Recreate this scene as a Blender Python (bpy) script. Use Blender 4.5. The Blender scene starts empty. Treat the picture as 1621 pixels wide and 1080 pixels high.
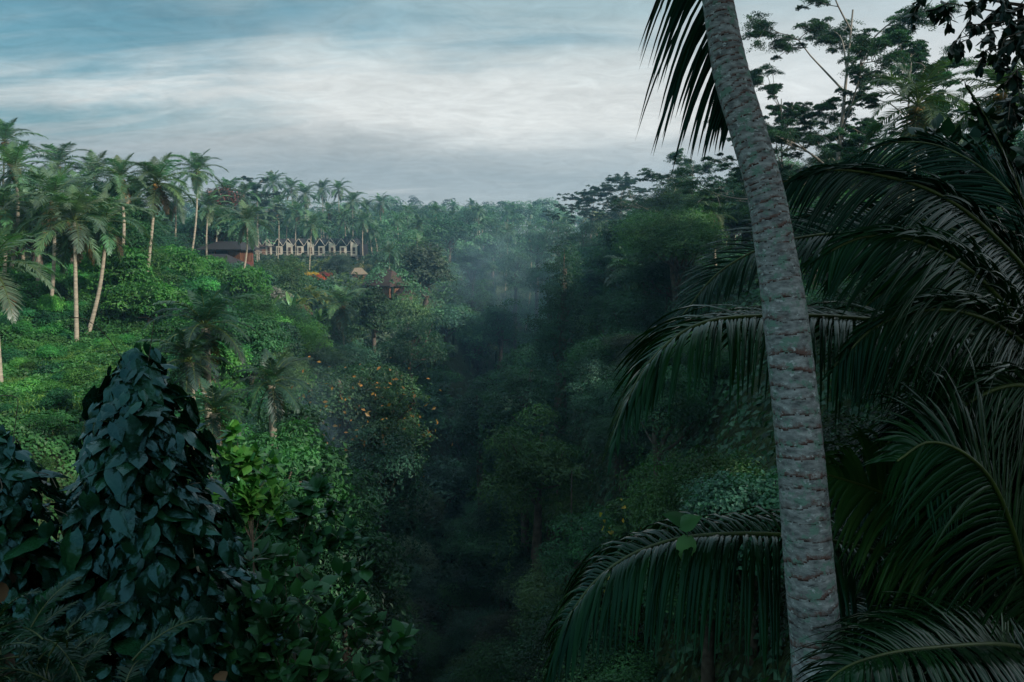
import bpy, math, random
import numpy as np
from mathutils import Vector, Matrix

RS = np.random.RandomState
rnd = random.Random(7)
scene = bpy.context.scene
COL = scene.collection

# ------------------------------------------------------------------ camera
FPX = 1250.0
PITCH = math.atan(150 / 1250.0)
cam_d = bpy.data.cameras.new('camera')
cam_d.sensor_width = 36
cam_d.lens = FPX / 1621 * 36
cam_d.clip_start = 0.05
cam_d.clip_end = 12000
cam = bpy.data.objects.new('camera', cam_d)
COL.objects.link(cam)
cam.rotation_euler = (math.pi / 2 - PITCH, 0, 0)
scene.camera = cam
CF = np.array([0, math.cos(PITCH), -math.sin(PITCH)])
CU = np.array([0, math.sin(PITCH), math.cos(PITCH)])
CR = np.array([1., 0, 0])


def P(px, py, d):
    """world point seen at photo pixel (px,py) at depth d"""
    return d * CF + (px - 810.5) / FPX * d * CR + (540 - py) / FPX * d * CU


def proj(p):
    d = p[1] * CF[1] + p[2] * CF[2]
    u = p[1] * CU[1] + p[2] * CU[2]
    if d < 0.1:
        return None
    return 810.5 + p[0] / d * FPX, 540 - u / d * FPX, d


def hit(px, py, d0, lo=.6, hi=1.6):
    """depth at which the ray through a photo pixel meets the soil, near d0"""
    for d in np.linspace(lo * d0, hi * d0, 120):
        p = P(px, py, d)
        if p[2] <= Hs(p[0], p[1]):
            return float(d)
    return float(hi * d0)


def nrm(a):
    a = np.asarray(a, float)
    return a / np.maximum(np.linalg.norm(a, axis=-1, keepdims=True), 1e-9)


# ------------------------------------------------------------------ terrain
_g = np.array([P(0, 612, 45), P(121, 556, 57), P(72, 556, 62), P(132, 550, 60), P(100, 655, 42), P(0, 715, 34), P(250, 580, 50), P(40, 600, 50)])
GA, GB, GC = np.linalg.lstsq(np.c_[np.ones(len(_g)), _g[:, 0], _g[:, 1]], _g[:, 2], rcond=None)[0]

def H(x, y):
    x = np.asarray(x, float)
    y = np.asarray(y, float)
    xc = np.interp(y, [-40, 0, 30, 60, 100, 150, 200, 280, 350, 500], [-34, -15, -8, -6, -7.5, -2, 3, 12, 30, 80])
    wl = np.interp(y, [-20, 20, 35, 45, 57, 100, 150, 220, 300, 420], [8, 10, 11, 13, 14, 15, 15, 16, 18, 18])
    wr = np.interp(y, [-20, 0, 4, 12, 20, 50, 100, 300, 420], [7, 8, 10, 14, 16, 16, 18, 24, 24])
    dep = np.interp(y, [-60, 0, 60, 120, 240, 330, 420, 600], [40, 42, 38, 34, 34, 26, 14, 0])
    u = x - xc
    w = np.where(u < 0, wl, wr)
    z = -dep * np.exp(-(np.abs(u) / w) ** 2.2)
    broad = np.interp(y, [20, 60, 100, 200, 300], [0, 3, 8, 8, 4])
    z = z - np.where(u < 0, broad * np.exp(-(u / 38) ** 2), 0)
    amp = np.clip(np.hypot(x, y) / 60, 0, 1)
    n = 1.0 * np.sin(x * .09 + 1.3 * np.sin(y * .05)) + .8 * np.sin(y * .11 + 1.1 * np.sin(x * .07 + 2)) \
        + .45 * np.sin(x * .31 + y * .17) * np.sin(y * .27 - x * .12)
    z = z + n * amp
    hill = 5 * np.clip((x - 15) / 60, 0, 1) * np.exp(-((y - 90) / 70) ** 2)
    hl = 4 * np.clip((-x - 55) / 40, 0, 1) * np.exp(-((y - 90) / 60) ** 2)
    t = np.clip((y - 320) / 130, 0, 1)
    z = z - 2.6 + hill + hl + 8 * t * t * (3 - 2 * t)
    # open grassy shoulder on the left (feet of the pale palms)
    gw = np.exp(-(((x + 27) / 13) ** 2 + ((y - 47) / 21) ** 2) ** 2)
    z = z * (1 - gw) + gw * (GA + GB * x + GC * y)
    lawn = np.exp(-(((x + 50) / 22) ** 2 + ((y - 196) / 26) ** 2) ** 2)
    z = z * (1 - lawn) + lawn * (-8.2 - (x + 50) * .05 + (y - 190) * .03)
    return z


def Hs(x, y):
    return float(H(x, y))


# ------------------------------------------------------------------ mesh builder
class MB:
    def __init__(self):
        self.V = []
        self.F = []
        self.n = 0

    def add(self, V, F, tint=0.5, mat=0, smooth=False):
        V = np.asarray(V, np.float32).reshape(-1, 3)
        F = np.asarray(F, np.int64)
        if len(F) == 0:
            return self
        t = np.broadcast_to(np.asarray(tint, np.float32), (len(F),))
        self.V.append(V)
        self.F.append((F + self.n, t, mat, smooth))
        self.n += len(V)
        return self

    def mesh(self, name, mats):
        me = bpy.data.meshes.new(name)
        V = np.concatenate(self.V)
        me.vertices.add(len(V))
        me.vertices.foreach_set('co', V.ravel())
        li = np.concatenate([f[0].ravel() for f in self.F])
        sz = np.concatenate([np.full(len(f[0]), f[0].shape[1]) for f in self.F])
        st = np.concatenate([[0], np.cumsum(sz)[:-1]])
        me.loops.add(len(li))
        me.loops.foreach_set('vertex_index', li.astype(np.int32))
        me.polygons.add(len(sz))
        me.polygons.foreach_set('loop_start', st.astype(np.int32))
        me.polygons.foreach_set('loop_total', sz.astype(np.int32))
        me.polygons.foreach_set('material_index', np.concatenate([np.full(len(f[0]), f[2]) for f in self.F]).astype(np.int32))
        me.polygons.foreach_set('use_smooth', np.concatenate([np.full(len(f[0]), f[3]) for f in self.F]).astype(bool))
        a = me.attributes.new('tint', 'FLOAT', 'FACE')
        a.data.foreach_set('value', np.concatenate([f[1] for f in self.F]).astype(np.float32))
        for m in (mats if isinstance(mats, (list, tuple)) else [mats]):
            me.materials.append(m)
        me.update()
        me.validate()
        return me

    def build(self, name, mats, parent=None, loc=(0, 0, 0), color=None):
        return obj(name, self.mesh(name, mats), parent, loc, color=color)

    # --- shapes
    def tube(self, pts, rad, sides=8, tint=0.5, mat=0, cap=True, rough=0, rs=None):
        pts = np.asarray(pts, float)
        n = len(pts)
        rad = np.broadcast_to(np.asarray(rad, float), (n,))
        T = nrm(np.gradient(pts, axis=0))
        ref = np.array([0, 1., 0.]) if abs(T[0][1]) < .8 else np.array([1., 0, 0])
        A = nrm(np.cross(T, ref))
        B = np.cross(T, A)
        th = np.linspace(0, 2 * np.pi, sides, endpoint=False)
        r = rad[:, None] * np.ones(sides)
        if rough and rs is not None:
            r = r * (1 + rough * (rs.rand(n, sides) - .5))
        V = pts[:, None, :] + r[..., None] * (np.cos(th)[None, :, None] * A[:, None, :] + np.sin(th)[None, :, None] * B[:, None, :])
        i = np.arange(n - 1)[:, None] * sides
        j = np.arange(sides)[None, :]
        k = (j + 1) % sides
        F = np.stack([i + j, i + k, i + sides + k, i + sides + j], -1).reshape(-1, 4)
        self.add(V, F, tint, mat, True)
        if cap:
            V2 = np.concatenate([V[-1], pts[-1:]])
            F2 = np.stack([np.arange(sides), (np.arange(sides) + 1) % sides, np.full(sides, sides)], -1)
            self.add(V2, F2, tint, mat, True)
        return self

    def box(self, c, s, tint=.5, mat=0, R=None):
        c = np.asarray(c, float)
        s = np.asarray(s, float) / 2
        q = np.array([[-1, -1, -1], [1, -1, -1], [1, 1, -1], [-1, 1, -1], [-1, -1, 1], [1, -1, 1], [1, 1, 1], [-1, 1, 1]]) * s
        if R is not None:
            q = q @ np.asarray(R).T
        self.add(q + c, [[3, 2, 1, 0], [4, 5, 6, 7], [0, 1, 5, 4], [1, 2, 6, 5], [2, 3, 7, 6], [3, 0, 4, 7]], tint, mat)
        return self

    def bar(self, a, b, w, h, tint=.5, mat=0):
        a = np.asarray(a, float)
        b = np.asarray(b, float)
        d = b - a
        L = np.linalg.norm(d)
        z = d / L
        x = nrm(np.cross(z, [0, 0, 1.])) if abs(z[2]) < .95 else np.array([1., 0, 0])
        y = np.cross(z, x)
        return self.box((a + b) / 2, (w, h, L), tint, mat, R=np.stack([x, y, z], 1))

    def quad(self, a, b, c, d, tint=.5, mat=0):
        return self.add([a, b, c, d], [[0, 1, 2, 3]], tint, mat)

    def leaves(self, C, N, size, rs, aspect=.5, fold=.12, droop=.35, tint=None, mat=0):
        """rhombus leaves centred at C, facing N"""
        C = np.asarray(C, float)
        n = len(C)
        N = nrm(N)
        A = rs.normal(size=(n, 3))
        A[:, 2] -= droop * 2
        A = nrm(A - (A * N).sum(1)[:, None] * N)
        B = np.cross(N, A)
        s = (size * (.6 + .8 * rs.rand(n)))[:, None]
        h = s * .5
        w = s * aspect * .5
        up = N * s * fold
        V = np.stack([C - A * h, C - A * h * .1 + B * w + up, C + A * h, C - A * h * .1 - B * w + up], 1)
        F = np.arange(n * 4).reshape(n, 4)
        if tint is None:
            tint = rs.rand(n)
        self.add(V, F, tint, mat)
        return self


def obj(name, me, parent=None, loc=(0, 0, 0), rotz=0, scale=None, color=None):
    o = bpy.data.objects.new(name, me)
    COL.objects.link(o)
    o.location = Vector([float(v) for v in loc])
    o.rotation_euler = (0, 0, rotz)
    if scale is not None:
        o.scale = (scale, scale, scale) if not hasattr(scale, '__len__') else scale
    if parent is not None:
        o.parent = parent
    if color is not None:
        o.color = (*color, 1)
    return o


def thing(name, label, cat, loc=(0, 0, 0), rotz=0, group=None, scale=None):
    o = obj(name, None, None, loc, rotz, scale)
    o.empty_display_size = .3
    o['label'] = label
    o['category'] = cat
    if group:
        o['group'] = group
    return o


def tag(o, label, cat, group=None, kind=None):
    if label:
        o['label'] = label
    if cat:
        o['category'] = cat
    if group:
        o['group'] = group
    if kind:
        o['kind'] = kind
    return o


def spline(pts, n):
    """Catmull-Rom through pts, arc length resampled"""
    p = np.asarray(pts, float)
    p = np.concatenate([[2 * p[0] - p[1]], p, [2 * p[-1] - p[-2]]])
    out = []
    for i in range(1, len(p) - 2):
        t = np.linspace(0, 1, 16, endpoint=False)[:, None]
        a, b, c, d = p[i - 1], p[i], p[i + 1], p[i + 2]
        out.append(.5 * ((2 * b) + (c - a) * t + (2 * a - 5 * b + 4 * c - d) * t ** 2 + (3 * b - a - 3 * c + d) * t ** 3))
    out = np.concatenate(out + [p[-2][None]])
    s = np.concatenate([[0], np.cumsum(np.linalg.norm(np.diff(out, axis=0), axis=1))])
    q = np.linspace(0, s[-1], n)
    return np.stack([np.interp(q, s, out[:, k]) for k in range(3)], 1)


# ------------------------------------------------------------------ materials
def new_mat(name):
    m = bpy.data.materials.new(name)
    m.use_nodes = True
    nt = m.node_tree
    nt.nodes.clear()
    return m, nt, nt.nodes, nt.links


def leaf_mat(name, base=(1, 1, 1), rough=.45, spec=.5, trans=.25, use_obj=True, sat=1.0, stint=None, var=.55, nscale=.35, veins=False):
    m, nt, N, L = new_mat(name)
    out = N.new('ShaderNodeOutputMaterial')
    pr = N.new('ShaderNodeBsdfPrincipled')
    tr = N.new('ShaderNodeBsdfTranslucent')
    mx = N.new('ShaderNodeMixShader')
    at = N.new('ShaderNodeAttribute')
    at.attribute_name = 'tint'
    oi = N.new('ShaderNodeObjectInfo')
    geo = N.new('ShaderNodeNewGeometry')
    no = N.new('ShaderNodeTexNoise')
    no.inputs['Scale'].default_value = nscale
    no.inputs['Detail'].default_value = 3
    L.new(geo.outputs['Position'], no.inputs['Vector'])
    # brightness factor from tint and noise
    m1 = N.new('ShaderNodeMath'); m1.operation = 'MULTIPLY_ADD'
    L.new(at.outputs['Fac'], m1.inputs[0]); m1.inputs[1].default_value = var * 1.6; m1.inputs[2].default_value = 1 - var * .8
    m2 = N.new('ShaderNodeMath'); m2.operation = 'MULTIPLY_ADD'
    L.new(no.outputs['Fac'], m2.inputs[0]); m2.inputs[1].default_value = 2.5; m2.inputs[2].default_value = -.25
    m3 = N.new('ShaderNodeMath'); m3.operation = 'MULTIPLY'
    L.new(m1.outputs[0], m3.inputs[0]); L.new(m2.outputs[0], m3.inputs[1])
    rgb = N.new('ShaderNodeMix'); rgb.data_type = 'RGBA'; rgb.blend_type = 'MULTIPLY'
    rgb.inputs['Factor'].default_value = 1
    if use_obj:
        L.new(oi.outputs['Color'], rgb.inputs['A'])
    else:
        rgb.inputs['A'].default_value = (1, 1, 1, 1)
    rgb.inputs['B'].default_value = (*base, 1)
    # hue: high tint goes slightly yellow
    hs = N.new('ShaderNodeHueSaturation')
    mh = N.new('ShaderNodeMath'); mh.operation = 'MULTIPLY_ADD'
    L.new(at.outputs['Fac'], mh.inputs[0]); mh.inputs[1].default_value = -.045; mh.inputs[2].default_value = .52
    L.new(mh.outputs[0], hs.inputs['Hue'])
    hs.inputs['Saturation'].default_value = sat
    L.new(m3.outputs[0], hs.inputs['Value'])
    L.new(rgb.outputs['Result'], hs.inputs['Color'])
    L.new(hs.outputs['Color'], pr.inputs['Base Color'])
    pr.inputs['Roughness'].default_value = rough
    pr.inputs['Specular IOR Level'].default_value = spec
    if stint:
        pr.inputs['Specular Tint'].default_value = (*stint, 1)
    tb = N.new('ShaderNodeMix'); tb.data_type = 'RGBA'; tb.blend_type = 'MULTIPLY'
    tb.inputs['Factor'].default_value = 1
    L.new(hs.outputs['Color'], tb.inputs['A'])
    tb.inputs['B'].default_value = (1.0, 1.7, .55, 1)
    L.new(tb.outputs['Result'], tr.inputs['Color'])
    mx.inputs[0].default_value = trans
    L.new(pr.outputs[0], mx.inputs[1])
    L.new(tr.outputs[0], mx.inputs[2])
    L.new(mx.outputs[0], out.inputs['Surface'])
    if veins:
        n2 = N.new('ShaderNodeTexNoise'); n2.inputs['Scale'].default_value = 9
        n2.inputs['Detail'].default_value = 4
        L.new(geo.outputs['Position'], n2.inputs['Vector'])
        bp = N.new('ShaderNodeBump'); bp.inputs['Strength'].default_value = .5; bp.inputs['Distance'].default_value = .03
        L.new(n2.outputs['Fac'], bp.inputs['Height'])
        L.new(bp.outputs[0], pr.inputs['Normal'])
        rr = N.new('ShaderNodeMath'); rr.operation = 'MULTIPLY_ADD'
        L.new(n2.outputs['Fac'], rr.inputs[0]); rr.inputs[1].default_value = .35; rr.inputs[2].default_value = rough - .12
        L.new(rr.outputs[0], pr.inputs['Roughness'])
    return m


def flat_mat(name, col, rough=.7, noise=.5, scale=3.0, metallic=0, bump=.0, stretch=(1, 1, 1), spec=.3, col2=None):
    m, nt, N, L = new_mat(name)
    out = N.new('ShaderNodeOutputMaterial')
    pr = N.new('ShaderNodeBsdfPrincipled')
    tc = N.new('ShaderNodeTexCoord')
    mp = N.new('ShaderNodeMapping')
    mp.inputs['Scale'].default_value = stretch
    no = N.new('ShaderNodeTexNoise')
    no.inputs['Scale'].default_value = scale
    no.inputs['Detail'].default_value = 6
    L.new(tc.outputs['Object'], mp.inputs['Vector'])
    L.new(mp.outputs[0], no.inputs['Vector'])
    mx = N.new('ShaderNodeMix'); mx.data_type = 'RGBA'
    c2 = col2 or tuple(c * (1 - noise) for c in col)
    rp = N.new('ShaderNodeValToRGB')
    rp.color_ramp.elements[0].position = .35
    rp.color_ramp.elements[1].position = .65
    L.new(no.outputs['Fac'], rp.inputs['Fac'])
    L.new(rp.outputs['Color'], mx.inputs['Factor'])
    mx.inputs['A'].default_value = (*c2, 1)
    mx.inputs['B'].default_value = (*col, 1)
    L.new(mx.outputs['Result'], pr.inputs['Base Color'])
    pr.inputs['Roughness'].default_value = rough
    pr.inputs['Metallic'].default_value = metallic
    pr.inputs['Specular IOR Level'].default_value = spec
    if bump:
        bp = N.new('ShaderNodeBump'); bp.inputs['Strength'].default_value = bump; bp.inputs['Distance'].default_value = .05
        L.new(no.outputs['Fac'], bp.inputs['Height'])
        L.new(bp.outputs[0], pr.inputs['Normal'])
    L.new(pr.outputs[0], out.inputs['Surface'])
    return m


M_leaf = leaf_mat('foliage', rough=.5, spec=.35, trans=.3)
M_wleaf = leaf_mat('wood_foliage', rough=.55, spec=.3, trans=.3, var=1.0)
M_palm = leaf_mat('palm_leaf', rough=.4, spec=.5, trans=.3, var=.35)
M_dark = leaf_mat('near_palm_leaf', rough=.12, spec=.3, stint=(.22, .62, .52), trans=.12, var=.4, nscale=1.2)
M_heart = leaf_mat('heart_leaf', rough=.19, spec=.95, stint=(.3, .75, .9), trans=.08, var=.5, nscale=2.0, veins=True)
M_gloss = leaf_mat('glossy_leaf', rough=.3, spec=.35, stint=(.5, .9, .75), trans=.2, var=.5, nscale=1.5)
M_bark = flat_mat('bark', (.16, .13, .10), .85, .6, 2.5, bump=.5)
M_palebark = flat_mat('pale_bark', (.33, .29, .24), .8, .45, 1.2, bump=.4, stretch=(1, 1, 1.5))
M_palmbark = flat_mat('palm_bark', (.42, .36, .27), .85, .4, 1.0, bump=.6, stretch=(1, 1, 6))
M_rachis = flat_mat('rachis', (.09, .13, .03), .45, .3, 4)
M_coco = flat_mat('coconut_husk', (.30, .17, .04), .6, .4, 4)
M_dry = flat_mat('dry_frond', (.20, .12, .06), .8, .5, 3)


def ground_mat():
    m, nt, N, L = new_mat('ground')
    out = N.new('ShaderNodeOutputMaterial')
    pr = N.new('ShaderNodeBsdfPrincipled')
    geo = N.new('ShaderNodeNewGeometry')
    n1 = N.new('ShaderNodeTexNoise'); n1.inputs['Scale'].default_value = .08; n1.inputs['Detail'].default_value = 8
    n2 = N.new('ShaderNodeTexNoise'); n2.inputs['Scale'].default_value = 2.2; n2.inputs['Detail'].default_value = 8
    L.new(geo.outputs['Position'], n1.inputs['Vector']); L.new(geo.outputs['Position'], n2.inputs['Vector'])
    r = N.new('ShaderNodeValToRGB')
    r.color_ramp.elements[0].color = (.018, .03, .012, 1); r.color_ramp.elements[0].position = .35
    r.color_ramp.elements[1].color = (.05, .09, .02, 1); r.color_ramp.elements[1].position = .68
    mx = N.new('ShaderNodeMath'); mx.operation = 'MULTIPLY_ADD'
    L.new(n2.outputs['Fac'], mx.inputs[0]); mx.inputs[1].default_value = .6
    mh = N.new('ShaderNodeMath'); mh.operation = 'MULTIPLY'; L.new(n1.outputs['Fac'], mh.inputs[0]); mh.inputs[1].default_value = .4
    L.new(mh.outputs[0], mx.inputs[2])
    L.new(mx.outputs[0], r.inputs['Fac'])
    L.new(r.outputs['Color'], pr.inputs['Base Color'])
    pr.inputs['Roughness'].default_value = .9
    bp = N.new('ShaderNodeBump'); bp.inputs['Strength'].default_value = 1; bp.inputs['Distance'].default_value = .4
    L.new(n2.outputs['Fac'], bp.inputs['Height']); L.new(bp.outputs[0], pr.inputs['Normal'])
    L.new(pr.outputs[0], out.inputs['Surface'])
    return m


# ------------------------------------------------------------------ ground sheet
def ground():
    def axis(a, b, n, s, c=0):
        t = np.linspace(math.asinh((a - c) / s), math.asinh((b - c) / s), n)
        return c + s * np.sinh(t)
    xs = axis(-5000, 5000, 300, 40)
    ys = axis(-600, 6000, 320, 45, 40)
    X, Y = np.meshgrid(xs, ys)
    Z = H(X, Y)
    V = np.stack([X, Y, Z], -1).reshape(-1, 3)
    nx = len(xs)
    i = np.arange(len(ys) - 1)[:, None] * nx + np.arange(nx - 1)[None]
    F = np.stack([i, i + 1, i + nx + 1, i + nx], -1).reshape(-1, 4)
    mb = MB().add(V, F, .5, 0, True)
    o = mb.build('ground', ground_mat())
    o['kind'] = 'structure'


ground()


# ------------------------------------------------------------------ frond generator
def frond_geo(mb, ctrl, side, n=60, L=.9, wid=.04, segs=5, droop=.5, lift=.15, a0=25, a1=60, start=.12, seed=0,
              fold=True, rr=.02, jit=.12, tint=None, sides=(1, -1), prof=None, matL=0, matR=1, miss=0.0, rsd=6, shift=0, drj=.35, upa=0, upL=1.0):
    rs = RS(seed)
    R = spline(ctrl, 48)
    T = nrm(np.gradient(R, axis=0))
    side = np.asarray(side, float)
    S = nrm(side[None] - (T * side).sum(1)[:, None] * T)
    U = np.cross(S, T)
    U = np.where((U[:, 2:3] < 0).mean() > .5, -U, U)
    tt = np.linspace(0, 1, 48)
    mb.tube(R, rr * (1 - .85 * tt) + .003, rsd, .6, matR)
    for s in sides:
        t = np.linspace(start, .995, n) + (rs.rand(n) - .5) * .5 / n
        t = np.clip(t, 0, 1)
        keep = rs.rand(n) > miss
        t = t[keep]
        m = len(t)
        def I(A):
            return np.stack([np.interp(t, tt, A[:, k]) for k in range(3)], 1)
        b, TT, SS, UU = I(R), nrm(I(T)), nrm(I(S)), nrm(I(U))
        al = np.radians(np.clip(a0 + (a1 - a0) * t ** 1.3 + (upa if s > 0 else 0), 0, 82) + rs.normal(size=m) * (5 if drj > .2 else 3))
        ln = (np.sin(np.pi * np.clip(.18 + .82 * t, 0, 1) ** .9) ** .6 if prof is None else prof(t))
        ln = L * (upL if s > 0 else 1) * np.clip(ln, .25, 1) * (1 + jit * rs.normal(size=m) * .7)
        d0 = nrm(SS * s * np.cos(al)[:, None] + TT * np.sin(al)[:, None] + UU * (lift + .1 * rs.normal(size=m))[:, None])
        dr = (droop * (1 + drj * rs.normal(size=m)))[:, None]
        W0 = None
        pos = b.copy()
        rows = []
        wp = np.interp(np.linspace(0, 1, segs + 1), [0, .15, .45, .8, 1], [.45, .9, 1, .6, .03])
        wj = 1 + .2 * rs.normal(size=m)
        for k in range(segs + 1):
            tau = k / segs
            d = nrm(d0 + dr * 2 * tau * np.array([0, 0, -1.]))
            w = nrm(TT - (TT * d).sum(1)[:, None] * d)
            nn = np.cross(w, d)
            ww = (wid * wp[k] * .5 * wj)[:, None]
            if fold:
                rows.append(np.stack([pos - w * ww + nn * ww * .5 * s, pos, pos + w * ww + nn * ww * .5 * s], 1))
            else:
                rows.append(np.stack([pos - w * ww, pos + w * ww], 1))
            pos = pos + d * (ln / segs)[:, None]
        c = rows[0].shape[1]
        V = np.stack(rows, 1)  # m, segs+1, c, 3
        base = np.arange(m)[:, None, None] * (segs + 1) * c + np.arange(segs)[None, :, None] * c + np.arange(c - 1)[None, None, :]
        F = np.stack([base, base + 1, base + c + 1, base + c], -1).reshape(-1, 4)
        ti = (rs.rand(m) * .8 + .1 if tint is None else np.clip(tint + .25 * rs.normal(size=m), 0, 1))
        mb.add(V, F, np.repeat(ti, segs * (c - 1)), matL, fold)
    return mb


def arc_curve(e0, bend, L, n=10, az=0, curl=0):
    pts = [np.zeros(3)]
    e = math.radians(e0)
    for k in range(n):
        t = (k + 1) / n
        a = e - math.radians(bend) * t ** 1.2
        s = math.radians(curl) * t
        pts.append(pts[-1] + L / n * np.array([math.cos(a) * math.cos(s), math.cos(a) * math.sin(s), math.sin(a)]))
    return np.array(pts)


# palm frond prototypes by elevation (unit length 5 m)
FR = {}
def fr_proto(e, v, fine):
    k = (e, v, fine)
    if k not in FR:
        rs = RS(abs(hash((e + 200, v))) % 10000)
        bend = {85: 45, 65: 75, 45: 85, 25: 80, 5: 70, -20: 50, -50: 30}[e] + rs.uniform(-12, 12)
        L = 4.6 * {85: .85, 65: .98, 45: 1, 25: 1, 5: 1, -20: .95, -50: .85}[e]
        mb = MB()
        frond_geo(mb, arc_curve(e, bend, L, 10, curl=rs.uniform(-25, 25)), (0, 1, 0), n=50 if fine else 30, L=1.05, wid=.085 if fine else .15,
                  segs=3 if fine else 2, droop=.25 + .2 * v, lift=.1, a0=20, a1=62, seed=v * 31 + e + 100, fold=False, rr=.045,
                  start=.14, rsd=4, jit=.15, miss=.04)
        FR[k] = mb.mesh('frond', [M_palm, M_rachis])
    return FR[k]


def frond_set(nf, rs, full=1.0):
    out = []
    for i in range(nf):
        f = i / (nf - 1)
        e = [85, 65, 65, 65, 45, 45, 25, 25, 5, 5, -20, -50][min(11, int(f * 12))]
        out.append((e, rs.randint(0, 2), i * 2.39996 + rs.uniform(-.3, .3), rs.uniform(.85, 1.1) * (1 if e < 80 else .85)))
    return out


def trunk_pts(p0, p1, bow, n=14):
    p0 = np.asarray(p0, float); p1 = np.asarray(p1, float)
    t = np.linspace(0, 1, n)[:, None]
    return p0 + (p1 - p0) * t + np.asarray(bow)[None] * np.sin(t * np.pi) * 1.0


def coco_cluster(mb, c, rs, n=9, r=.16, R=.42):
    for k in range(n):
        a = rs.uniform(0, 6.28)
        q = c + np.array([math.cos(a) * R * rs.uniform(.6, 1), math.sin(a) * R * rs.uniform(.6, 1), -rs.uniform(.1, .75)])
        th = np.linspace(0, np.pi, 6)
        pts = np.stack([np.zeros(6), np.zeros(6), np.cos(th) * r * 1.2], 1) + q
        mb.tube(pts, np.sin(th) * r + .002, 7, .5, 0, cap=False)


def palm(px, py, bx, by, d, label, fs=1.0, color=(.085, .125, .05), seed=0, nf=26, bow=0.0, coco=True, dry=2,
         group='coconut palms above the valley', trunk_r=.15, name='coconut_palm', fine=True, tr_col=None):
    rs = RS(seed + 11)
    if d > 75:
        dn = hit(bx, by + 6, d, .7, 1.35)
        fs *= dn / d
        d = dn
    fs *= .98 if d < 110 else 1.05
    top = P(px, py, d)
    b = P(bx, by, d)
    base = np.array([b[0], b[1], min(b[2], Hs(b[0], b[1]) )])
    # extend the trunk down along its own line to the soil
    g = Hs(b[0], b[1])
    if b[2] > g:
        base = np.array([b[0], b[1], g - .2])
    else:
        base = b - np.array([0, 0, .3])
    t = thing(name, label, 'palm tree', base, group=group)
    rel = top - base
    n = 16
    pts = trunk_pts((0, 0, 0), rel, (bow, 0, 0), n)
    r = trunk_r * np.interp(np.linspace(0, 1, n), [0, .06, .3, .9, 1], [1.7, 1.15, 1, .75, .95])
    MB().tube(pts, r, 9, .5, 0, rough=.12, rs=rs).build('trunk', M_palmbark, t)
    for (e, v, az, sc) in frond_set(nf, rs):
        dcol = tuple(c * rs.uniform(.8, 1.2) for c in color)
        f = obj('frond', fr_proto(e, v, fine), t, rel + np.array([0, 0, .1]), az, sc * fs, dcol)
    for k in range(dry):
        f = obj('dry_frond', fr_proto(-50, k % 2, fine), t, rel - np.array([0, 0, .2]), rs.uniform(0, 6.28), .75 * fs, (.22, .13, .05))
        f['label'] = 'dead brown hanging frond'
    if coco:
        mb = MB()
        coco_cluster(mb, rel * 1.0, rs, 12)
        mb.build('coconut_cluster', M_coco, t)
    return t


# ------------------------------------------------------------------ tree crowns
def limbs(mb, anchors, z0, zf, r0, rs, mat=0, bend=.3, sides=6):
    for a in anchors:
        s = np.array([0, 0, rs.uniform(z0, zf)])
        mid = s * .5 + a * .5 + np.array([0, 0, -.1 * np.linalg.norm(a - s)]) + rs.normal(size=3) * .1 * bend * 5
        pts = spline([s, mid, a], 7)
        mb.tube(pts, np.linspace(r0, r0 * .2, 7), sides, .5, mat)


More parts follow.
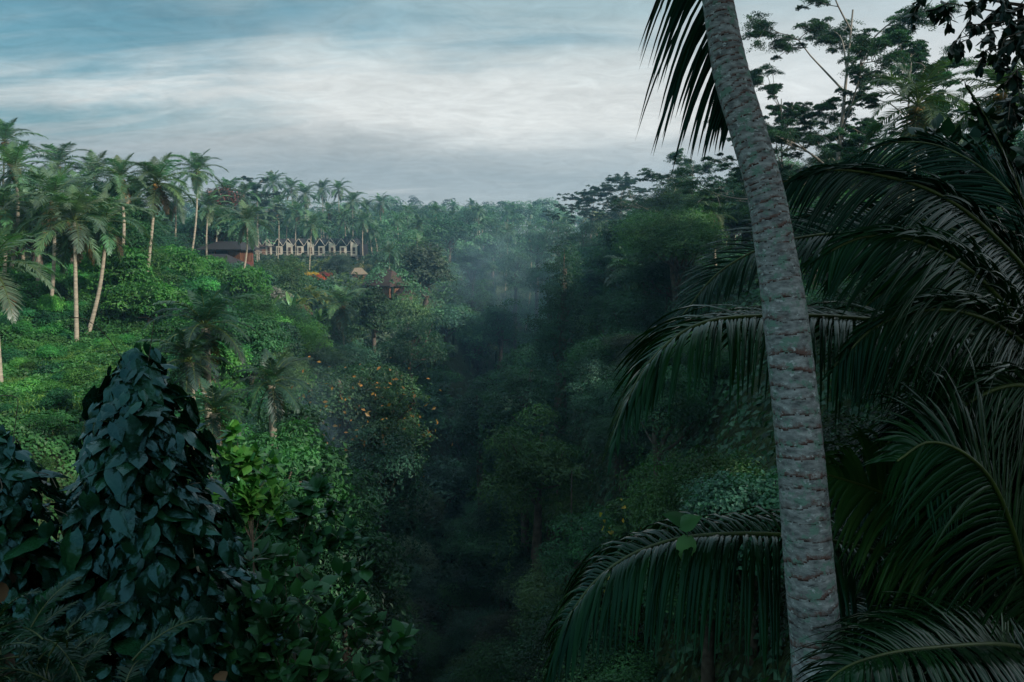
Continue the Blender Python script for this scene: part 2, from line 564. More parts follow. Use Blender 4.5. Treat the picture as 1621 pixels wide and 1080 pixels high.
def crown_tree(seed, W=8, Ht=11, base=.35, nb=34, lpb=500, ls=.3, shape='dome', aspect=.5, spiky=0, blob=(.16, .28), orange=0, vines=0, gap=0.0):
    """returns (trunk mesh, crown mesh)"""
    rs = RS(seed)
    cz = Ht * (base + (1 - base) * .45)
    ch = Ht * (1 - base) * .5
    c = []
    while len(c) < nb:
        v = nrm(rs.normal(size=3))
        if v[2] < -.35:
            continue
        rr = rs.uniform(.55, 1.0)
        if shape == 'dome':
            q = np.array([v[0] * W / 2 * .78, v[1] * W / 2 * .78, v[2] * ch * .8])
        elif shape == 'tall':
            q = np.array([v[0] * W / 2 * .6, v[1] * W / 2 * .6, v[2] * ch * .95])
            k = 1 - .35 * max(0, v[2]); q[:2] *= k
        elif shape == 'spread':
            q = np.array([v[0] * W / 2 * .85, v[1] * W / 2 * .85, v[2] * ch * .55 + .25 * ch * math.sin(v[0] * 4 + seed)])
        else:
            q = np.array([v[0] * W / 2 * .8, v[1] * W / 2 * .8, v[2] * ch * .8])
        lump = 1 + .22 * math.sin(3 * math.atan2(v[1], v[0]) + seed) + .12 * rs.normal()
        q = q * rr * lump
        c.append(q + np.array([0, 0, cz]))
    c = np.array(c)
    mb = MB()
    for i in range(nb):
        br = W * rs.uniform(*blob)
        bt = rs.uniform(.15, .85)
        n = int(lpb * (br / (W * .22)) ** 2)
        v = nrm(rs.normal(size=(n, 3)))
        v[:, 2] = np.where(v[:, 2] < -.25, -v[:, 2], v[:, 2])
        # lumpy blob with sub tufts
        ph = rs.rand(3) * 6
        lm = 1 + .18 * np.sin(v[:, 0] * 6 + ph[0]) * np.sin(v[:, 1] * 6 + ph[1]) + .12 * np.sin(v[:, 2] * 9 + ph[2])
        rad = br * lm * (1 - .3 * rs.rand(n) ** 2)
        C = c[i] + v * rad[:, None] * np.array([1, 1, .72])
        stray = rs.rand(n) < .08
        C[stray] += v[stray] * br * .25
        N = v + np.array([0, 0, .45]) + rs.normal(size=(n, 3)) * .45
        ti = np.clip(bt + .22 * rs.normal(size=n), 0, 1)
        mb.leaves(C, N, ls, rs, aspect, tint=ti)
        if spiky:
            m = spiky
            v2 = nrm(rs.normal(size=(m, 3)) + np.array([0, 0, .6]))
            mb.leaves(c[i] + v2 * br * np.array([1, 1, .75]), np.cross(v2, rs.normal(size=(m, 3))), ls * 2.2, rs, .22, tint=.8)
    if orange:
        n = orange
        i = rs.randint(0, nb, n)
        v = nrm(rs.normal(size=(n, 3)) + np.array([0, -.5, .3]))
        mb.leaves(c[i] + v * W * .22 * np.array([1, 1, .75]), v, ls * 1.5, rs, .6, tint=rs.rand(n), mat=1)
    if vines:
        for k in range(vines):
            a = c[rs.randint(nb)] + nrm(rs.normal(size=3)) * W * .15
            ln = rs.uniform(.15, .6) * Ht
            n = int(ln / .12)
            z = np.linspace(0, 1, n)
            pth = a + np.stack([np.sin(z * 3 + k) * .3, np.cos(z * 2.3 + k) * .3, -z * ln], 1) + rs.normal(size=(n, 3)) * .12
            mb.leaves(pth, rs.normal(size=(n, 3)) + np.array([0, -.6, .2]), ls * 1.1, rs, .5, tint=rs.uniform(.2, .9))
    tb = MB()
    lean = rs.normal(size=2) * .04 * Ht
    tp = np.array([[0, 0, -.8], [lean[0] * .3, lean[1] * .3, Ht * .25], [lean[0] * .5, lean[1] * .8, Ht * .5], [lean[0], lean[1], Ht * .8]])
    r0 = .028 * Ht
    tb.tube(spline(tp, 10), np.linspace(r0 * 1.3, r0 * .35, 10), 8, .5, 0, rough=.15, rs=rs)
    sel = c[rs.permutation(nb)[:min(nb, 14)]]
    limbs(tb, sel, Ht * .3, Ht * .6, r0 * .45, rs)
    return tb, mb


def tree_protos(specs, mats=None, bark=None):
    out = []
    for s in specs:
        tb, mb = crown_tree(**s)
        out.append((tb.mesh('trunk', bark or M_bark), mb.mesh('crown', mats or [M_leaf, M_orange]), s['W'], s['Ht']))
    return out


M_orange = leaf_mat('orange_leaf', base=(.32, .17, .03), use_obj=False, trans=.3)
M_red = leaf_mat('red_flower', base=(.15, .05, .035), use_obj=False, trans=.2)
M_yellow = leaf_mat('yellow_leaf', base=(.50, .36, .04), use_obj=False, trans=.3)

FINE = tree_protos([
    dict(seed=1, W=8, Ht=11, nb=30, lpb=1360, ls=0.187, shape='dome'),
    dict(seed=2, W=7, Ht=12, nb=34, lpb=1200, ls=0.172, shape='tall', vines=26),
    dict(seed=3, W=10, Ht=11, nb=40, lpb=1280, ls=0.203, shape='spread', base=.45),
    dict(seed=4, W=8, Ht=10, nb=26, lpb=1280, ls=0.234, shape='dome', aspect=.7, vines=14),
    dict(seed=5, W=7, Ht=13, nb=36, lpb=1120, ls=0.156, shape='tall', spiky=20, vines=34),
    dict(seed=6, W=9, Ht=12, nb=44, lpb=1120, ls=0.187, shape='dome', blob=(.10, .2), base=.3, vines=20),
])
COARSE = tree_protos([
    dict(seed=11, W=8, Ht=11, nb=26, lpb=230, ls=.44, shape='dome'),
    dict(seed=12, W=7, Ht=13, nb=30, lpb=200, ls=.42, shape='tall', vines=10),
    dict(seed=13, W=10, Ht=11, nb=32, lpb=220, ls=.46, shape='spread', base=.45),
    dict(seed=14, W=9, Ht=12, nb=36, lpb=200, ls=.42, shape='dome', blob=(.1, .2)),
    dict(seed=15, W=7, Ht=12, nb=30, lpb=200, ls=.46, shape='tall', spiky=8),
])
SHRUB = tree_protos([
    dict(seed=21, W=3.0, Ht=2.2, nb=20, lpb=330, ls=.15, shape='dome', base=.05, blob=(.14, .26)),
    dict(seed=22, W=3.6, Ht=2.0, nb=24, lpb=300, ls=.17, shape='dome', base=.02, aspect=.6, blob=(.12, .24)),
    dict(seed=23, W=2.6, Ht=2.8, nb=20, lpb=300, ls=.14, shape='tall', base=.05, spiky=14, blob=(.16, .28)),
])


def place_tree(proto, x, y, z, s, rz, color, name, label, cat, group, sz=None):
    t = thing(name, label, cat, (x, y, z), rz, group, scale=(s, s, s * (sz or 1)))
    tr = obj('trunk', proto[0], t)
    cr = obj('crown', proto[1], t, color=color)
    return t


# ------------------------------------------------------------------ umbrella (rain) trees
def umbrella_mesh(seed, Ht=22, W=14, npad=60, lpp=420, ls=.16, levels=3, sparse=False):
    rs = RS(seed)
    tb, mb = MB(), MB()
    lean = rs.normal(size=2) * .5
    tr = spline([[0, 0, -1], [lean[0] * .3, lean[1] * .3, Ht * .3], [lean[0] * .6, -lean[1] * .2, Ht * .62], [lean[0], lean[1], Ht * .93]], 18)
    tb.tube(tr, np.linspace(.011 * Ht, .0022 * Ht, 18), 9, .5, 0, rough=.1, rs=rs)
    ends = []
    nl = 13
    for i in range(nl):
        f = .34 + .6 * i / (nl - 1) + rs.uniform(-.02, .02)
        s = tr[min(17, int(f * 17))]
        az = i * 2.4 + rs.uniform(-.4, .4)
        reach = W / 2 * (1.0 - .65 * max(0, f - .55) / .45) * rs.uniform(.8, 1.08)
        rise = Ht * rs.uniform(.10, .2)
        d = np.array([math.cos(az), math.sin(az), 0])
        e = s + d * reach + np.array([0, 0, rise])
        m1 = s + d * reach * .35 + np.array([0, 0, rise * .55]) + rs.normal(size=3) * .25
        m2 = s + d * reach * .7 + np.array([0, 0, rise * .78]) + rs.normal(size=3) * .3
        br = spline([s, m1, m2, e], 12)
        r0 = .0042 * Ht * (1.2 - .5 * f)
        tb.tube(br, np.linspace(r0, r0 * .2, 12), 6, .5)
        ends.append(e)
        for j in range(6):
            k = rs.randint(4, 11)
            d2 = nrm(d + np.array([rs.normal() * .9, rs.normal() * .9, rs.uniform(.1, .5)]))
            l2 = reach * rs.uniform(.25, .5)
            e2 = br[k] + d2 * l2
            b2 = spline([br[k], br[k] + d2 * l2 * .5 + rs.normal(size=3) * .15, e2], 7)
            tb.tube(b2, np.linspace(r0 * .45, r0 * .1, 7), 5, .5)
            ends.append(e2)
            ends.append(b2[4])
            for q in range(3):
                d3 = nrm(d2 + rs.normal(size=3) * .6 + np.array([0, 0, .2]))
                q0 = b2[rs.randint(2, 6)]
                e3 = q0 + d3 * l2 * rs.uniform(.35, .7)
                tb.bar(q0, e3, .03, .03)
                ends.append(e3)
    ends = np.array(ends)
    for e in ends:
        if sparse and rs.rand() < .2:
            continue
        n = int(lpp * rs.uniform(.6, 1.3))
        # pad made of a few feathery sprays
        R = rs.uniform(.35, .8) * W / 14
        ns = 9
        az = rs.rand(ns) * 6.28
        le = R * rs.uniform(.5, 1.1, ns)
        k = rs.randint(0, ns, n)
        t = rs.rand(n) ** .7
        C = e + np.stack([np.cos(az[k]) * le[k] * t, np.sin(az[k]) * le[k] * t, .12 * R - .28 * R * t ** 2], 1)
        C += rs.normal(size=(n, 3)) * np.array([.12, .12, .06]) * R
        C[:, 2] += .13 * R * np.sin(k * 2.1)
        N = np.array([0, 0, 1.]) + rs.normal(size=(n, 3)) * .5
        mb.leaves(C, N, ls * .78, rs, .45, tint=np.clip(rs.uniform(.2, .8) + .2 * rs.normal(size=n), 0, 1))
    return tb, mb


# ------------------------------------------------------------------ hand placed far and middle palms
L_ = [
    # crown px,py, base px,py, depth, size, label, extra
    (118, 352, 121, 552, 57, 1.08, 'large coconut palm with widely spread fronds and a straight pale trunk on the left slope', dict(nf=23, dry=4)),
    (86, 318, 72, 552, 62, .95, 'coconut palm whose slim pale trunk stands just left of the large spread palm', dict(bow=.25)),
    (168, 352, 132, 545, 60, .9, 'coconut palm with a pale trunk leaning right, behind the large spread palm', dict(bow=.4, dry=3)),
    (-12, 425, 1, 615, 45, .95, 'coconut palm cut by the left edge with orange fruit and a yellowing frond', dict(dry=3)),
    (24, 268, 12, 440, 84, 1.0, 'tall dark coconut palm with orange nuts against the sky at the far left', dict(bow=.5)),
    (92, 262, 90, 400, 96, 1.0, 'dark coconut palm on the skyline above the large spread palm', dict()),
    (150, 280, 148, 400, 92, 1.0, 'third skyline palm from the left edge, ragged narrow crown', dict(fs=1)),
    (190, 285, 176, 468, 90, 1.0, 'skyline palm with a dark leaning trunk that shows low between shrubs', dict(bow=.7)),
    (248, 292, 228, 474, 80, 1.06, 'full-crowned coconut palm with pale drooping fronds and vines around its lower trunk', dict(nf=25, dry=3)),
    (312, 272, 296, 432, 100, .86, 'tall solitary coconut palm with a long slim leaning trunk left of the dark house', dict(bow=.5, nf=24)),
    (391, 352, 379, 448, 112, .98, 'coconut palm with a curved pale trunk in front of the dark house', dict(bow=.45)),
    (362, 305, 358, 400, 140, 1.0, 'coconut palm beside the red flame tree', dict()),
    (386, 310, 384, 400, 138, .95, 'coconut palm right of the red flame tree', dict()),
    (493, 358, 489, 430, 150, .95, 'coconut palm whose pale trunk crosses the gabled lodge', dict()),
    (455, 345, 452, 395, 190, 1.0, 'coconut palm rising behind the left end of the gabled lodge', dict()),
    (422, 350, 420, 400, 180, 1.0, 'coconut palm behind the brown hall roof', dict()),
    (432, 290, 434, 345, 185, 1.0, 'skyline palm with a full round crown beside the flat-topped tree', dict()),
    (461, 298, 466, 350, 190, .95, 'skyline palm, second right of the flat-topped tree', dict()),
    (483, 308, 482, 360, 180, .95, 'lower skyline palm with a bare trunk above the lodge', dict()),
    (510, 300, 512, 345, 200, .9, 'left palm of the slender skyline pair with bare trunks', dict()),
    (536, 300, 536, 350, 200, .9, 'right palm of the slender skyline pair with bare trunks', dict()),
    (558, 320, 558, 360, 190, 1.0, 'drooping palm just right of the slender skyline pair', dict()),
    (580, 328, 580, 360, 220, .9, 'small palm on the skyline over the end of the lodge', dict()),
    (602, 322, 603, 360, 220, 1.0, 'bushy palm on the skyline left of the central gap', dict()),
    (542, 484, 545, 560, 100, .95, 'coconut palm seen from above with yellow-lit fronds below the garden terrace', dict(nf=24)),
    (617, 400, 616, 440, 160, .8, 'small palm above the brown hut roof', dict()),
    (668, 392, 664, 470, 165, .9, 'palm with pale drooping fronds right of the brown hut', dict()),
    (805, 368, 799, 428, 210, .9, 'palm with a visible pale trunk above the valley mist', dict()),
    (840, 366, 832, 432, 210, .9, 'palm with a leaning trunk next to the one above the mist', dict(bow=1)),
    (716, 358, 716, 400, 240, 1.0, 'hazy palm at the top of the central spur', dict()),
    (748, 340, 746, 380, 250, 1.0, 'hazy palm behind the central spur', dict()),
    (945, 352, 946, 420, 160, .95, 'olive-green palm on the right rim left of the bamboo', dict(color=(.11, .14, .04))),
    (890, 355, 889, 400, 210, .9, 'pale palm on the rim right of the mist', dict()),
    (1126, 345, 1135, 440, 110, .9, 'palm with a thin trunk on the right rim next to the big leaning trunk', dict(color=(.07, .11, .045))),
    (980, 330, 982, 380, 180, .9, 'palm in front of the umbrella trees on the right rim', dict()),
    (1080, 300, 1078, 370, 130, .9, 'palm half buried in the light green bamboo', dict(color=(.12, .16, .04))),
    (1452, 170, 1440, 330, 42, .85, 'dark palm with raised fronds behind the young palm fronds at upper right', dict(color=(.05, .09, .035))),
    (1590, 150, 1600, 330, 36, .7, 'dark palm at the right edge under the overhanging leaves', dict(color=(.05, .085, .035))),
]
_more = [(52, 300, 50, 420, 100), (120, 300, 118, 420, 105), (215, 310, 214, 430, 102), (278, 318, 272, 420, 115), (60, 350, 58, 460, 88), (210, 345, 205, 450, 88), (8, 225, 6, 400, 92), (5, 330, 2, 460, 80),
         (330, 330, 328, 420, 130), (345, 345, 342, 415, 150), (408, 322, 406, 400, 150), (372, 345, 370, 410, 150), (440, 325, 438, 390, 160), (470, 335, 468, 395, 170), (520, 335, 519, 400, 195),
         (545, 345, 545, 400, 200), (575, 350, 575, 410, 200)]
for (a, b, c, e, d) in _more:
    L_.append((a, b, c, e, d, .95, 'coconut palm crowded in behind the front row of palms on the left rim', dict(bow=(a % 7 - 3) * .12, grp='palms crowded behind the front row on the left rim')))
for i, (a, b, c, e, d, fs, lab, kw) in enumerate(L_):
    kw = dict(kw)
    kw.pop('fs', None)
    if 'grp' in kw:
        kw['group'] = kw.pop('grp')
    col = kw.pop('color', (.095, .17, .095))
    big = d < 130
    palm(a, b, c, e, d, lab, fs=fs, color=col, seed=i * 7, fine=big, nf=kw.pop('nf', 21), coco=d < 120,
         dry=kw.pop('dry', 2 if big else 1), **kw)

# dark sugar palms with hanging fronds
for i, (a, b, c, e, d, fs, lab) in enumerate([
    (325, 520, 322, 680, 34, .62, 'dark weeping sugar palm in the middle of the left slope'),
    (300, 575, 300, 700, 33, .5, 'smaller dark weeping palm crouching below the first one'),
    (430, 610, 428, 720, 36, .5, 'weeping palm with grey hanging fronds beside the lit shrubs'),
    (340, 655, 345, 760, 30, .42, 'low feathery palm just above the climbing vines')]):
    palm(a, b, c, e, d, lab, fs=fs, color=(.03, .08, .05), seed=300 + i, fine=True, nf=26, coco=False, dry=1, trunk_r=.2,
         name='sugar_palm', group='weeping palms on the left slope')

# ------------------------------------------------------------------ special trees
def special(specs, mats, px, py_top, d, label, color, name='jungle_tree', cat='tree', hgt=None, group=None, bark=None):
    tb, mb = crown_tree(**specs)
    top = P(px, py_top, d)
    x, y = top[0], top[1]
    Ht = specs['Ht']
    t = thing(name, label, cat, (x, y, top[2] - Ht), 0, group)
    tb.build('trunk', bark or M_bark, t)
    mb.build('crown', mats, t, color=color)
    # root the trunk in the soil when the crown stands high above it
    g = Hs(x, y) - (top[2] - Ht)
    if g < -.8:
        MB().tube([[0, 0, g - .5], [.1, 0, g * .5], [0, 0, -.3]], [.034 * Ht, .032 * Ht, .03 * Ht], 8).build('root_stem', bark or M_bark, t)
    return t


special(dict(seed=41, W=14, Ht=17, nb=100, lpb=1350, ls=0.240, shape='dome', aspect=.6, blob=(.07, .15), orange=420, base=.0, vines=90),
        [M_leaf, M_orange], 560, 535, 66, 'large rounded tree dotted with orange leaves in the middle of the left bank', (.045, .105, .05), name='orange_leafed_tree')
special(dict(seed=42, W=6.5, Ht=8, nb=34, lpb=1200, ls=0.160, shape='dome', blob=(.12, .2), base=.1), [M_leaf, M_orange], 940, 790, 46,
        'lighter green rounded tree low on the right bank beside the drooping frond', (.035, .125, .06), name='jungle_tree')
special(dict(seed=43, W=7.5, Ht=9, nb=34, lpb=750, ls=0.240, shape='spread', blob=(.12, .2), base=.4, orange=1100), [M_leaf, M_red], 348, 293, 150,
        'flame tree with a rusty red crown on the left skyline', (.045, .06, .03), name='flame_tree')
special(dict(seed=44, W=9, Ht=12, nb=40, lpb=1050, ls=0.208, shape='tall', blob=(.12, .2), base=.1, vines=60), [M_leaf, M_orange], 228, 368, 74,
        'vine-smothered bright green tree behind the pale palm trunks', (.05, .14, .035), name='vine_draped_tree')
special(dict(seed=45, W=12, Ht=11, nb=46, lpb=900, ls=0.240, shape='dome', blob=(.12, .2), base=.15), [M_leaf, M_orange], 438, 402, 132,
        'wide feathery green tree in front of the left end of the lodge', (.06, .13, .045))
special(dict(seed=46, W=9, Ht=13, nb=40, lpb=900, ls=0.272, shape='tall', blob=(.12, .2), base=.1, aspect=.7), [M_leaf, M_orange], 458, 425, 118,
        'dark leafy tree left of the garden lawn', (.04, .095, .035))
special(dict(seed=47, W=8, Ht=12, nb=40, lpb=900, ls=0.272, shape='tall', blob=(.12, .2), base=.1, aspect=.7), [M_leaf, M_orange], 592, 447, 112,
        'dark glossy tree rising in front of the brown hut roof', (.035, .085, .04))
special(dict(seed=48, W=8, Ht=8, nb=36, lpb=750, ls=0.240, shape='dome', blob=(.12, .2), base=.15), [M_leaf, M_orange], 535, 398, 185,
        'grey-green round tree against the lodge balcony', (.05, .085, .06))
special(dict(seed=49, W=15, Ht=11, nb=80, lpb=750, ls=0.240, shape='tall', blob=(.05, .13), base=.0, spiky=90), [M_leaf, M_orange], 1065, 288, 110,
        'light green bamboo grove on the right rim', (.06, .105, .04), name='bamboo_grove', cat='bamboo')
special(dict(seed=50, W=9, Ht=22, nb=70, lpb=630, ls=0.200, shape='tall', blob=(.1, .18), base=.05, vines=150), [M_leaf, M_orange], 888, 362, 88,
        'tall vine-hung tree with curtain-like strands at the edge of the mist', (.035, .09, .06), name='vine_draped_tree')
special(dict(seed=51, W=14, Ht=17, nb=90, lpb=840, ls=0.216, shape='tall', blob=(.08, .16), base=.05, vines=200), [M_leaf, M_orange], 1010, 412, 78,
        'broad vine-draped tree spreading over the right bank', (.04, .105, .065), name='vine_draped_tree')
special(dict(seed=52, W=13, Ht=16, nb=80, lpb=840, ls=0.216, shape='tall', blob=(.08, .16), base=.05, vines=160), [M_leaf, M_orange], 1120, 395, 70,
        'vine-draped tree next to the big leaning palm trunk', (.035, .09, .06), name='vine_draped_tree')

rs = RS(140)
for i, (px, py, d, W, Ht, lab, col) in enumerate([
    (420, 640, 30, 6, 8, 'green tree just behind the lime sapling on the left bank', (.04, .14, .05)),
    (455, 600, 40, 7, 9, 'tree with grey-green misty crown right of the weeping palms', (.05, .12, .07)),
    (500, 720, 34, 7, 9, 'dark round tree below the grey-green misty one', (.03, .10, .045)),
    (390, 730, 24, 4.5, 6, 'small dense tree at the right shoulder of the vine-covered tree', (.03, .12, .045)),
    (540, 780, 34, 7, 9, 'dim tree above the glossy shrub, deeper in the valley', (.025, .085, .045)),
    (600, 650, 60, 10, 12, 'dim blue-green tree at the foot of the orange-spotted tree', (.03, .09, .06)),
    (650, 480, 105, 11, 13, 'big dark rounded tree right of the brown hut', (.03, .085, .05)),
    (575, 560, 72, 8, 10, 'dark tree tucked behind the orange-spotted tree', (.03, .10, .045)),
    (830, 545, 75, 9, 12, 'dim rounded tree under the drifting mist', (.045, .11, .07)),
    (760, 590, 85, 10, 12, 'bluish tree in the middle of the valley floor', (.04, .09, .07)),
    (850, 640, 58, 9, 11, 'yellowish-green tree low on the right bank', (.06, .13, .05)),
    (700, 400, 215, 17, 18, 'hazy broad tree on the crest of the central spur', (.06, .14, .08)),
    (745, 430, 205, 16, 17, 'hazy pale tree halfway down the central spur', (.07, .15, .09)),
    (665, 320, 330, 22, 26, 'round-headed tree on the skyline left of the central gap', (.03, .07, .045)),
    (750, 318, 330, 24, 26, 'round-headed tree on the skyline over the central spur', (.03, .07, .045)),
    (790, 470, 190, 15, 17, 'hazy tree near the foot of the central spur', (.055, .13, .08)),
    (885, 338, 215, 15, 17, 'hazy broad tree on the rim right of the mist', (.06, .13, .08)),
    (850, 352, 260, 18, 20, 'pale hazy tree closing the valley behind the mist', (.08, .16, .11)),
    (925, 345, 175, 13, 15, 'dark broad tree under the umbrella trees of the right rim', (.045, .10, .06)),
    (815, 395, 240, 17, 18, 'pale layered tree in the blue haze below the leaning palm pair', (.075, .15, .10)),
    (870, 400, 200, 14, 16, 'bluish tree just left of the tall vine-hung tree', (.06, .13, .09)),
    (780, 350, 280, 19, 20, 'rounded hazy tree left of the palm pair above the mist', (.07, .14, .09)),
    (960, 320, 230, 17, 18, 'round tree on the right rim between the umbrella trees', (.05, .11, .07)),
    (1010, 760, 40, 5, 8, 'tree with yellowish hanging flowers beside the leaning trunk', (.05, .13, .05)),
    (1120, 740, 36, 6, 9, 'dark green round-leafed tree behind the fronds left of the trunk', (.03, .11, .06)),
    ]):
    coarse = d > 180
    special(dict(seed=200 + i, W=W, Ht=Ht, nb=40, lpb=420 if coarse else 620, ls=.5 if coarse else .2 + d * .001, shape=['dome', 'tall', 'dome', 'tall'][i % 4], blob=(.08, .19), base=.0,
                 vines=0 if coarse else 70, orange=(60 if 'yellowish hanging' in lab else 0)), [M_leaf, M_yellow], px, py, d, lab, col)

# umbrella trees
um_specs = [
    (1325, -40, 55, 25, 19, 101, 'tall open umbrella tree with pale trunk and layered leaves against the sky at upper right', 520, .17, (.045, .095, .06)),
    (1430, 60, 52, 16, 11, 102, 'smaller feathery umbrella tree between the tall one and the dark palm', 420, .17, (.04, .10, .055)),
    (1250, 130, 60, 14, 12, 103, 'umbrella tree whose low layers fill the space right of the leaning trunk', 420, .17, (.035, .085, .05)),
    (1100, 242, 105, 16, 17, 104, 'open umbrella tree on the skyline left of the leaning trunk', 330, .26, (.05, .10, .07)),
    (985, 283, 180, 14, 18, 105, 'flat-topped umbrella tree in the middle of the right skyline', 280, .36, (.04, .08, .06)),
    (935, 298, 190, 13, 16, 106, 'dark umbrella tree left of the flat-topped one', 280, .36, (.035, .075, .055)),
    (405, 281, 190, 15, 12, 107, 'sparse flat-topped tree on the left skyline beside the palms', 200, .36, (.035, .07, .055)),
]
for (px, py, d, Ht, W, sd, lab, lpp, ls, col) in um_specs:
    tb, mb = umbrella_mesh(sd, Ht, W, lpp=lpp if d < 70 else int(lpp * .45), ls=ls)
    top = P(px, py, d)
    z0 = top[2] - Ht * 1.02
    t = thing('umbrella_tree', lab, 'tree', (top[0], top[1], z0), 0, 'umbrella trees on the rim')
    g = Hs(top[0], top[1])
    if g < z0:
        tb.tube([[0, 0, g - z0 - .5], [0, 0, -.9]], [.013 * Ht, .0112 * Ht], 9)
    tb.build('trunk', M_palebark, t)
    mb.build('crown', M_leaf, t, color=col)

# ------------------------------------------------------------------ protected pixel windows (nothing random may grow in front)
PROT = [(395, 575, 368, 408, 226), (455, 545, 400, 470, 200), (400, 440, 440, 475, 150), (312, 382, 384, 440, 132), (0, 240, 470, 680, 64),
        (55, 175, 380, 550, 70), (590, 640, 432, 470, 150), (455, 492, 478, 500, 118), (280, 420, 450, 640, 40), (225, 480, 380, 520, 108),
        (500, 580, 440, 520, 80), (480, 650, 530, 640, 55), (860, 1000, 770, 920, 44), (840, 960, 360, 500, 84), (960, 1190, 400, 520, 66), (790, 850, 350, 420, 190),
        (1180, 1500, 0, 260, 75), (1020, 1150, 280, 330, 105), (300, 345, 270, 430, 98), (0, 420, 540, 1080, 24), (560, 1240, 300, 1080, 26)]


def blocked(x, y, z, h, w):
    p = proj(np.array([x, y, z + h]))
    q = proj(np.array([x, y, z + h * .3]))
    if p is None or q is None:
        return False
    hw = w / 2 / p[2] * FPX * .85
    for (a, b, c, e, d) in PROT:
        if p[2] < d and p[0] + hw > a and p[0] - hw < b and p[1] < e and q[1] > c:
            return True
    return False


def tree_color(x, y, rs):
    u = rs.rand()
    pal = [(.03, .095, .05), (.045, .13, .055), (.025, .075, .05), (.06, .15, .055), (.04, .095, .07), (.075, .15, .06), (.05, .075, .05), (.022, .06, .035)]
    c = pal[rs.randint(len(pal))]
    k = (.6 + .75 * u) * ((1.05 if y < 75 else 1.7) if z < -18 else (1.35 if (x > -6 and y < 130) else (1.1 if y < 130 else 1.6)))  # paler leaf colour in valley, right bank and distance stands in for light
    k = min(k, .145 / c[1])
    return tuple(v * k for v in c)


# ------------------------------------------------------------------ the forest
def forest():
    rs = RS(5)
    cand = []
    y = 22.0
    while y < 470:
        s = float(np.interp(y, [20, 60, 120, 200, 470], [4.4, 5.8, 7.6, 9.6, 12.5]))
        x = -(.72 * y + 12)
        while x < .72 * y + 12:
            cand.append((x + rs.uniform(-.45, .45) * s, y + rs.uniform(-.45, .45) * s, s))
            x += s
        y += s
    cand.sort(key=lambda c: c[1])
    buf = np.full(240, 9e9)  # smallest covered py so far (screen rows below are hidden)
    acc = []
    for (x, y, s) in cand:
        z = Hs(x, y)
        u = x - float(np.interp(y, [30, 60, 100, 150, 200, 280, 350, 500], [-8, -6, -7.5, -2, 3, 12, 30, 80]))
        deep = z < -22
        leftlit = (u < -14 and y < 62)
        palmy = (not deep) and z > -15 and rs.rand() < ((.38 if x < 10 else .16) if y < 170 else .36) and y > 75 and (z > -10 or y < 170)
        if palmy:
            h = rs.uniform(11, 18) * np.interp(y, [75, 200, 400], [.8, 1.1, 1.45]); w = 8
        else:
            h = rs.uniform(6.5, 14.5) * (1.0 if not deep else .9) * np.interp(y, [20, 50, 100, 250, 450], [.6, .8, .95, 1.3, 1.9])
            w = s * rs.uniform(1.05, 1.6)
        if leftlit:
            continue
        # keep the palm skyline on the left legible: canopy must stay under it
        pt = proj(np.array([x, y, z + h]))
        if pt is None:
            continue
        px, py, d = pt
        lim = float(np.interp(px, [-50, 0, 100, 320, 430, 600, 650, 760, 900, 1010, 1150, 1250, 1700], [300, 300, 320, 345, 335, 335, 325, 318, 322, 312, 290, 250, 200])) + rs.uniform(-6, 16)
        if py < lim:
            h2 = h - (lim - py) * d / FPX
            if h2 < h * .45:
                continue
            h = h2
            py = lim
        if blocked(x, y, z, h, w):
            continue
        hw = w / 2 / d * FPX
        a = int((px - hw + 100) / 1821 * 240); b = int((px + hw + 100) / 1821 * 240) + 1
        a = max(0, a); b = min(240, b)
        if b <= a:
            continue
        if py > buf[a:b].max() + (4 if y < 180 else 26):
            continue
        cov = 540 - ((y * CU[1] + (z + h * .62) * CU[2]) / (y * CF[1] + (z + h * .62) * CF[2])) * FPX
        buf[a:b] = np.minimum(buf[a:b], cov)
        acc.append((x, y, z, h, w, palmy, px, py, d, deep))
    return acc


acc = forest()
frs = RS(77)
PALMFAR = []
for k in range(5):
    rs = RS(500 + k)
    mb = MB()
    for (e, v, az, sc) in frond_set(22, rs):
        bend = {85: 45, 65: 75, 45: 85, 25: 80, 5: 70, -20: 50, -50: 30}[e] + rs.uniform(-14, 14)
        c = arc_curve(e, bend, 4.4 * sc, 8, curl=rs.uniform(-25, 25))
        R = np.array([[math.cos(az), -math.sin(az), 0], [math.sin(az), math.cos(az), 0], [0, 0, 1]])
        frond_geo(mb, c @ R.T, R @ np.array([0, 1., 0]), n=24, L=1.3, wid=.2, segs=2, droop=.5, lift=.1, seed=k * 40 + int(az * 10) % 97, fold=False,
                  rr=.05, rsd=3, jit=.15, tint=rs.uniform(.2, .8))
    cm = mb.mesh('crown', [M_palm, M_rachis])
    tb = MB()
    lean = rs.normal(size=2) * .08
    tb.tube(trunk_pts((0, 0, -.06), (0, 0, 1), (lean[0] * .5, lean[1] * .5, 0), 9), .17 * np.linspace(1.2, .75, 9), 6)
    # the proto trunk has unit height: radius is restored by the object's own scale
    PALMFAR.append((tb.mesh('trunk', M_palmbark), cm))

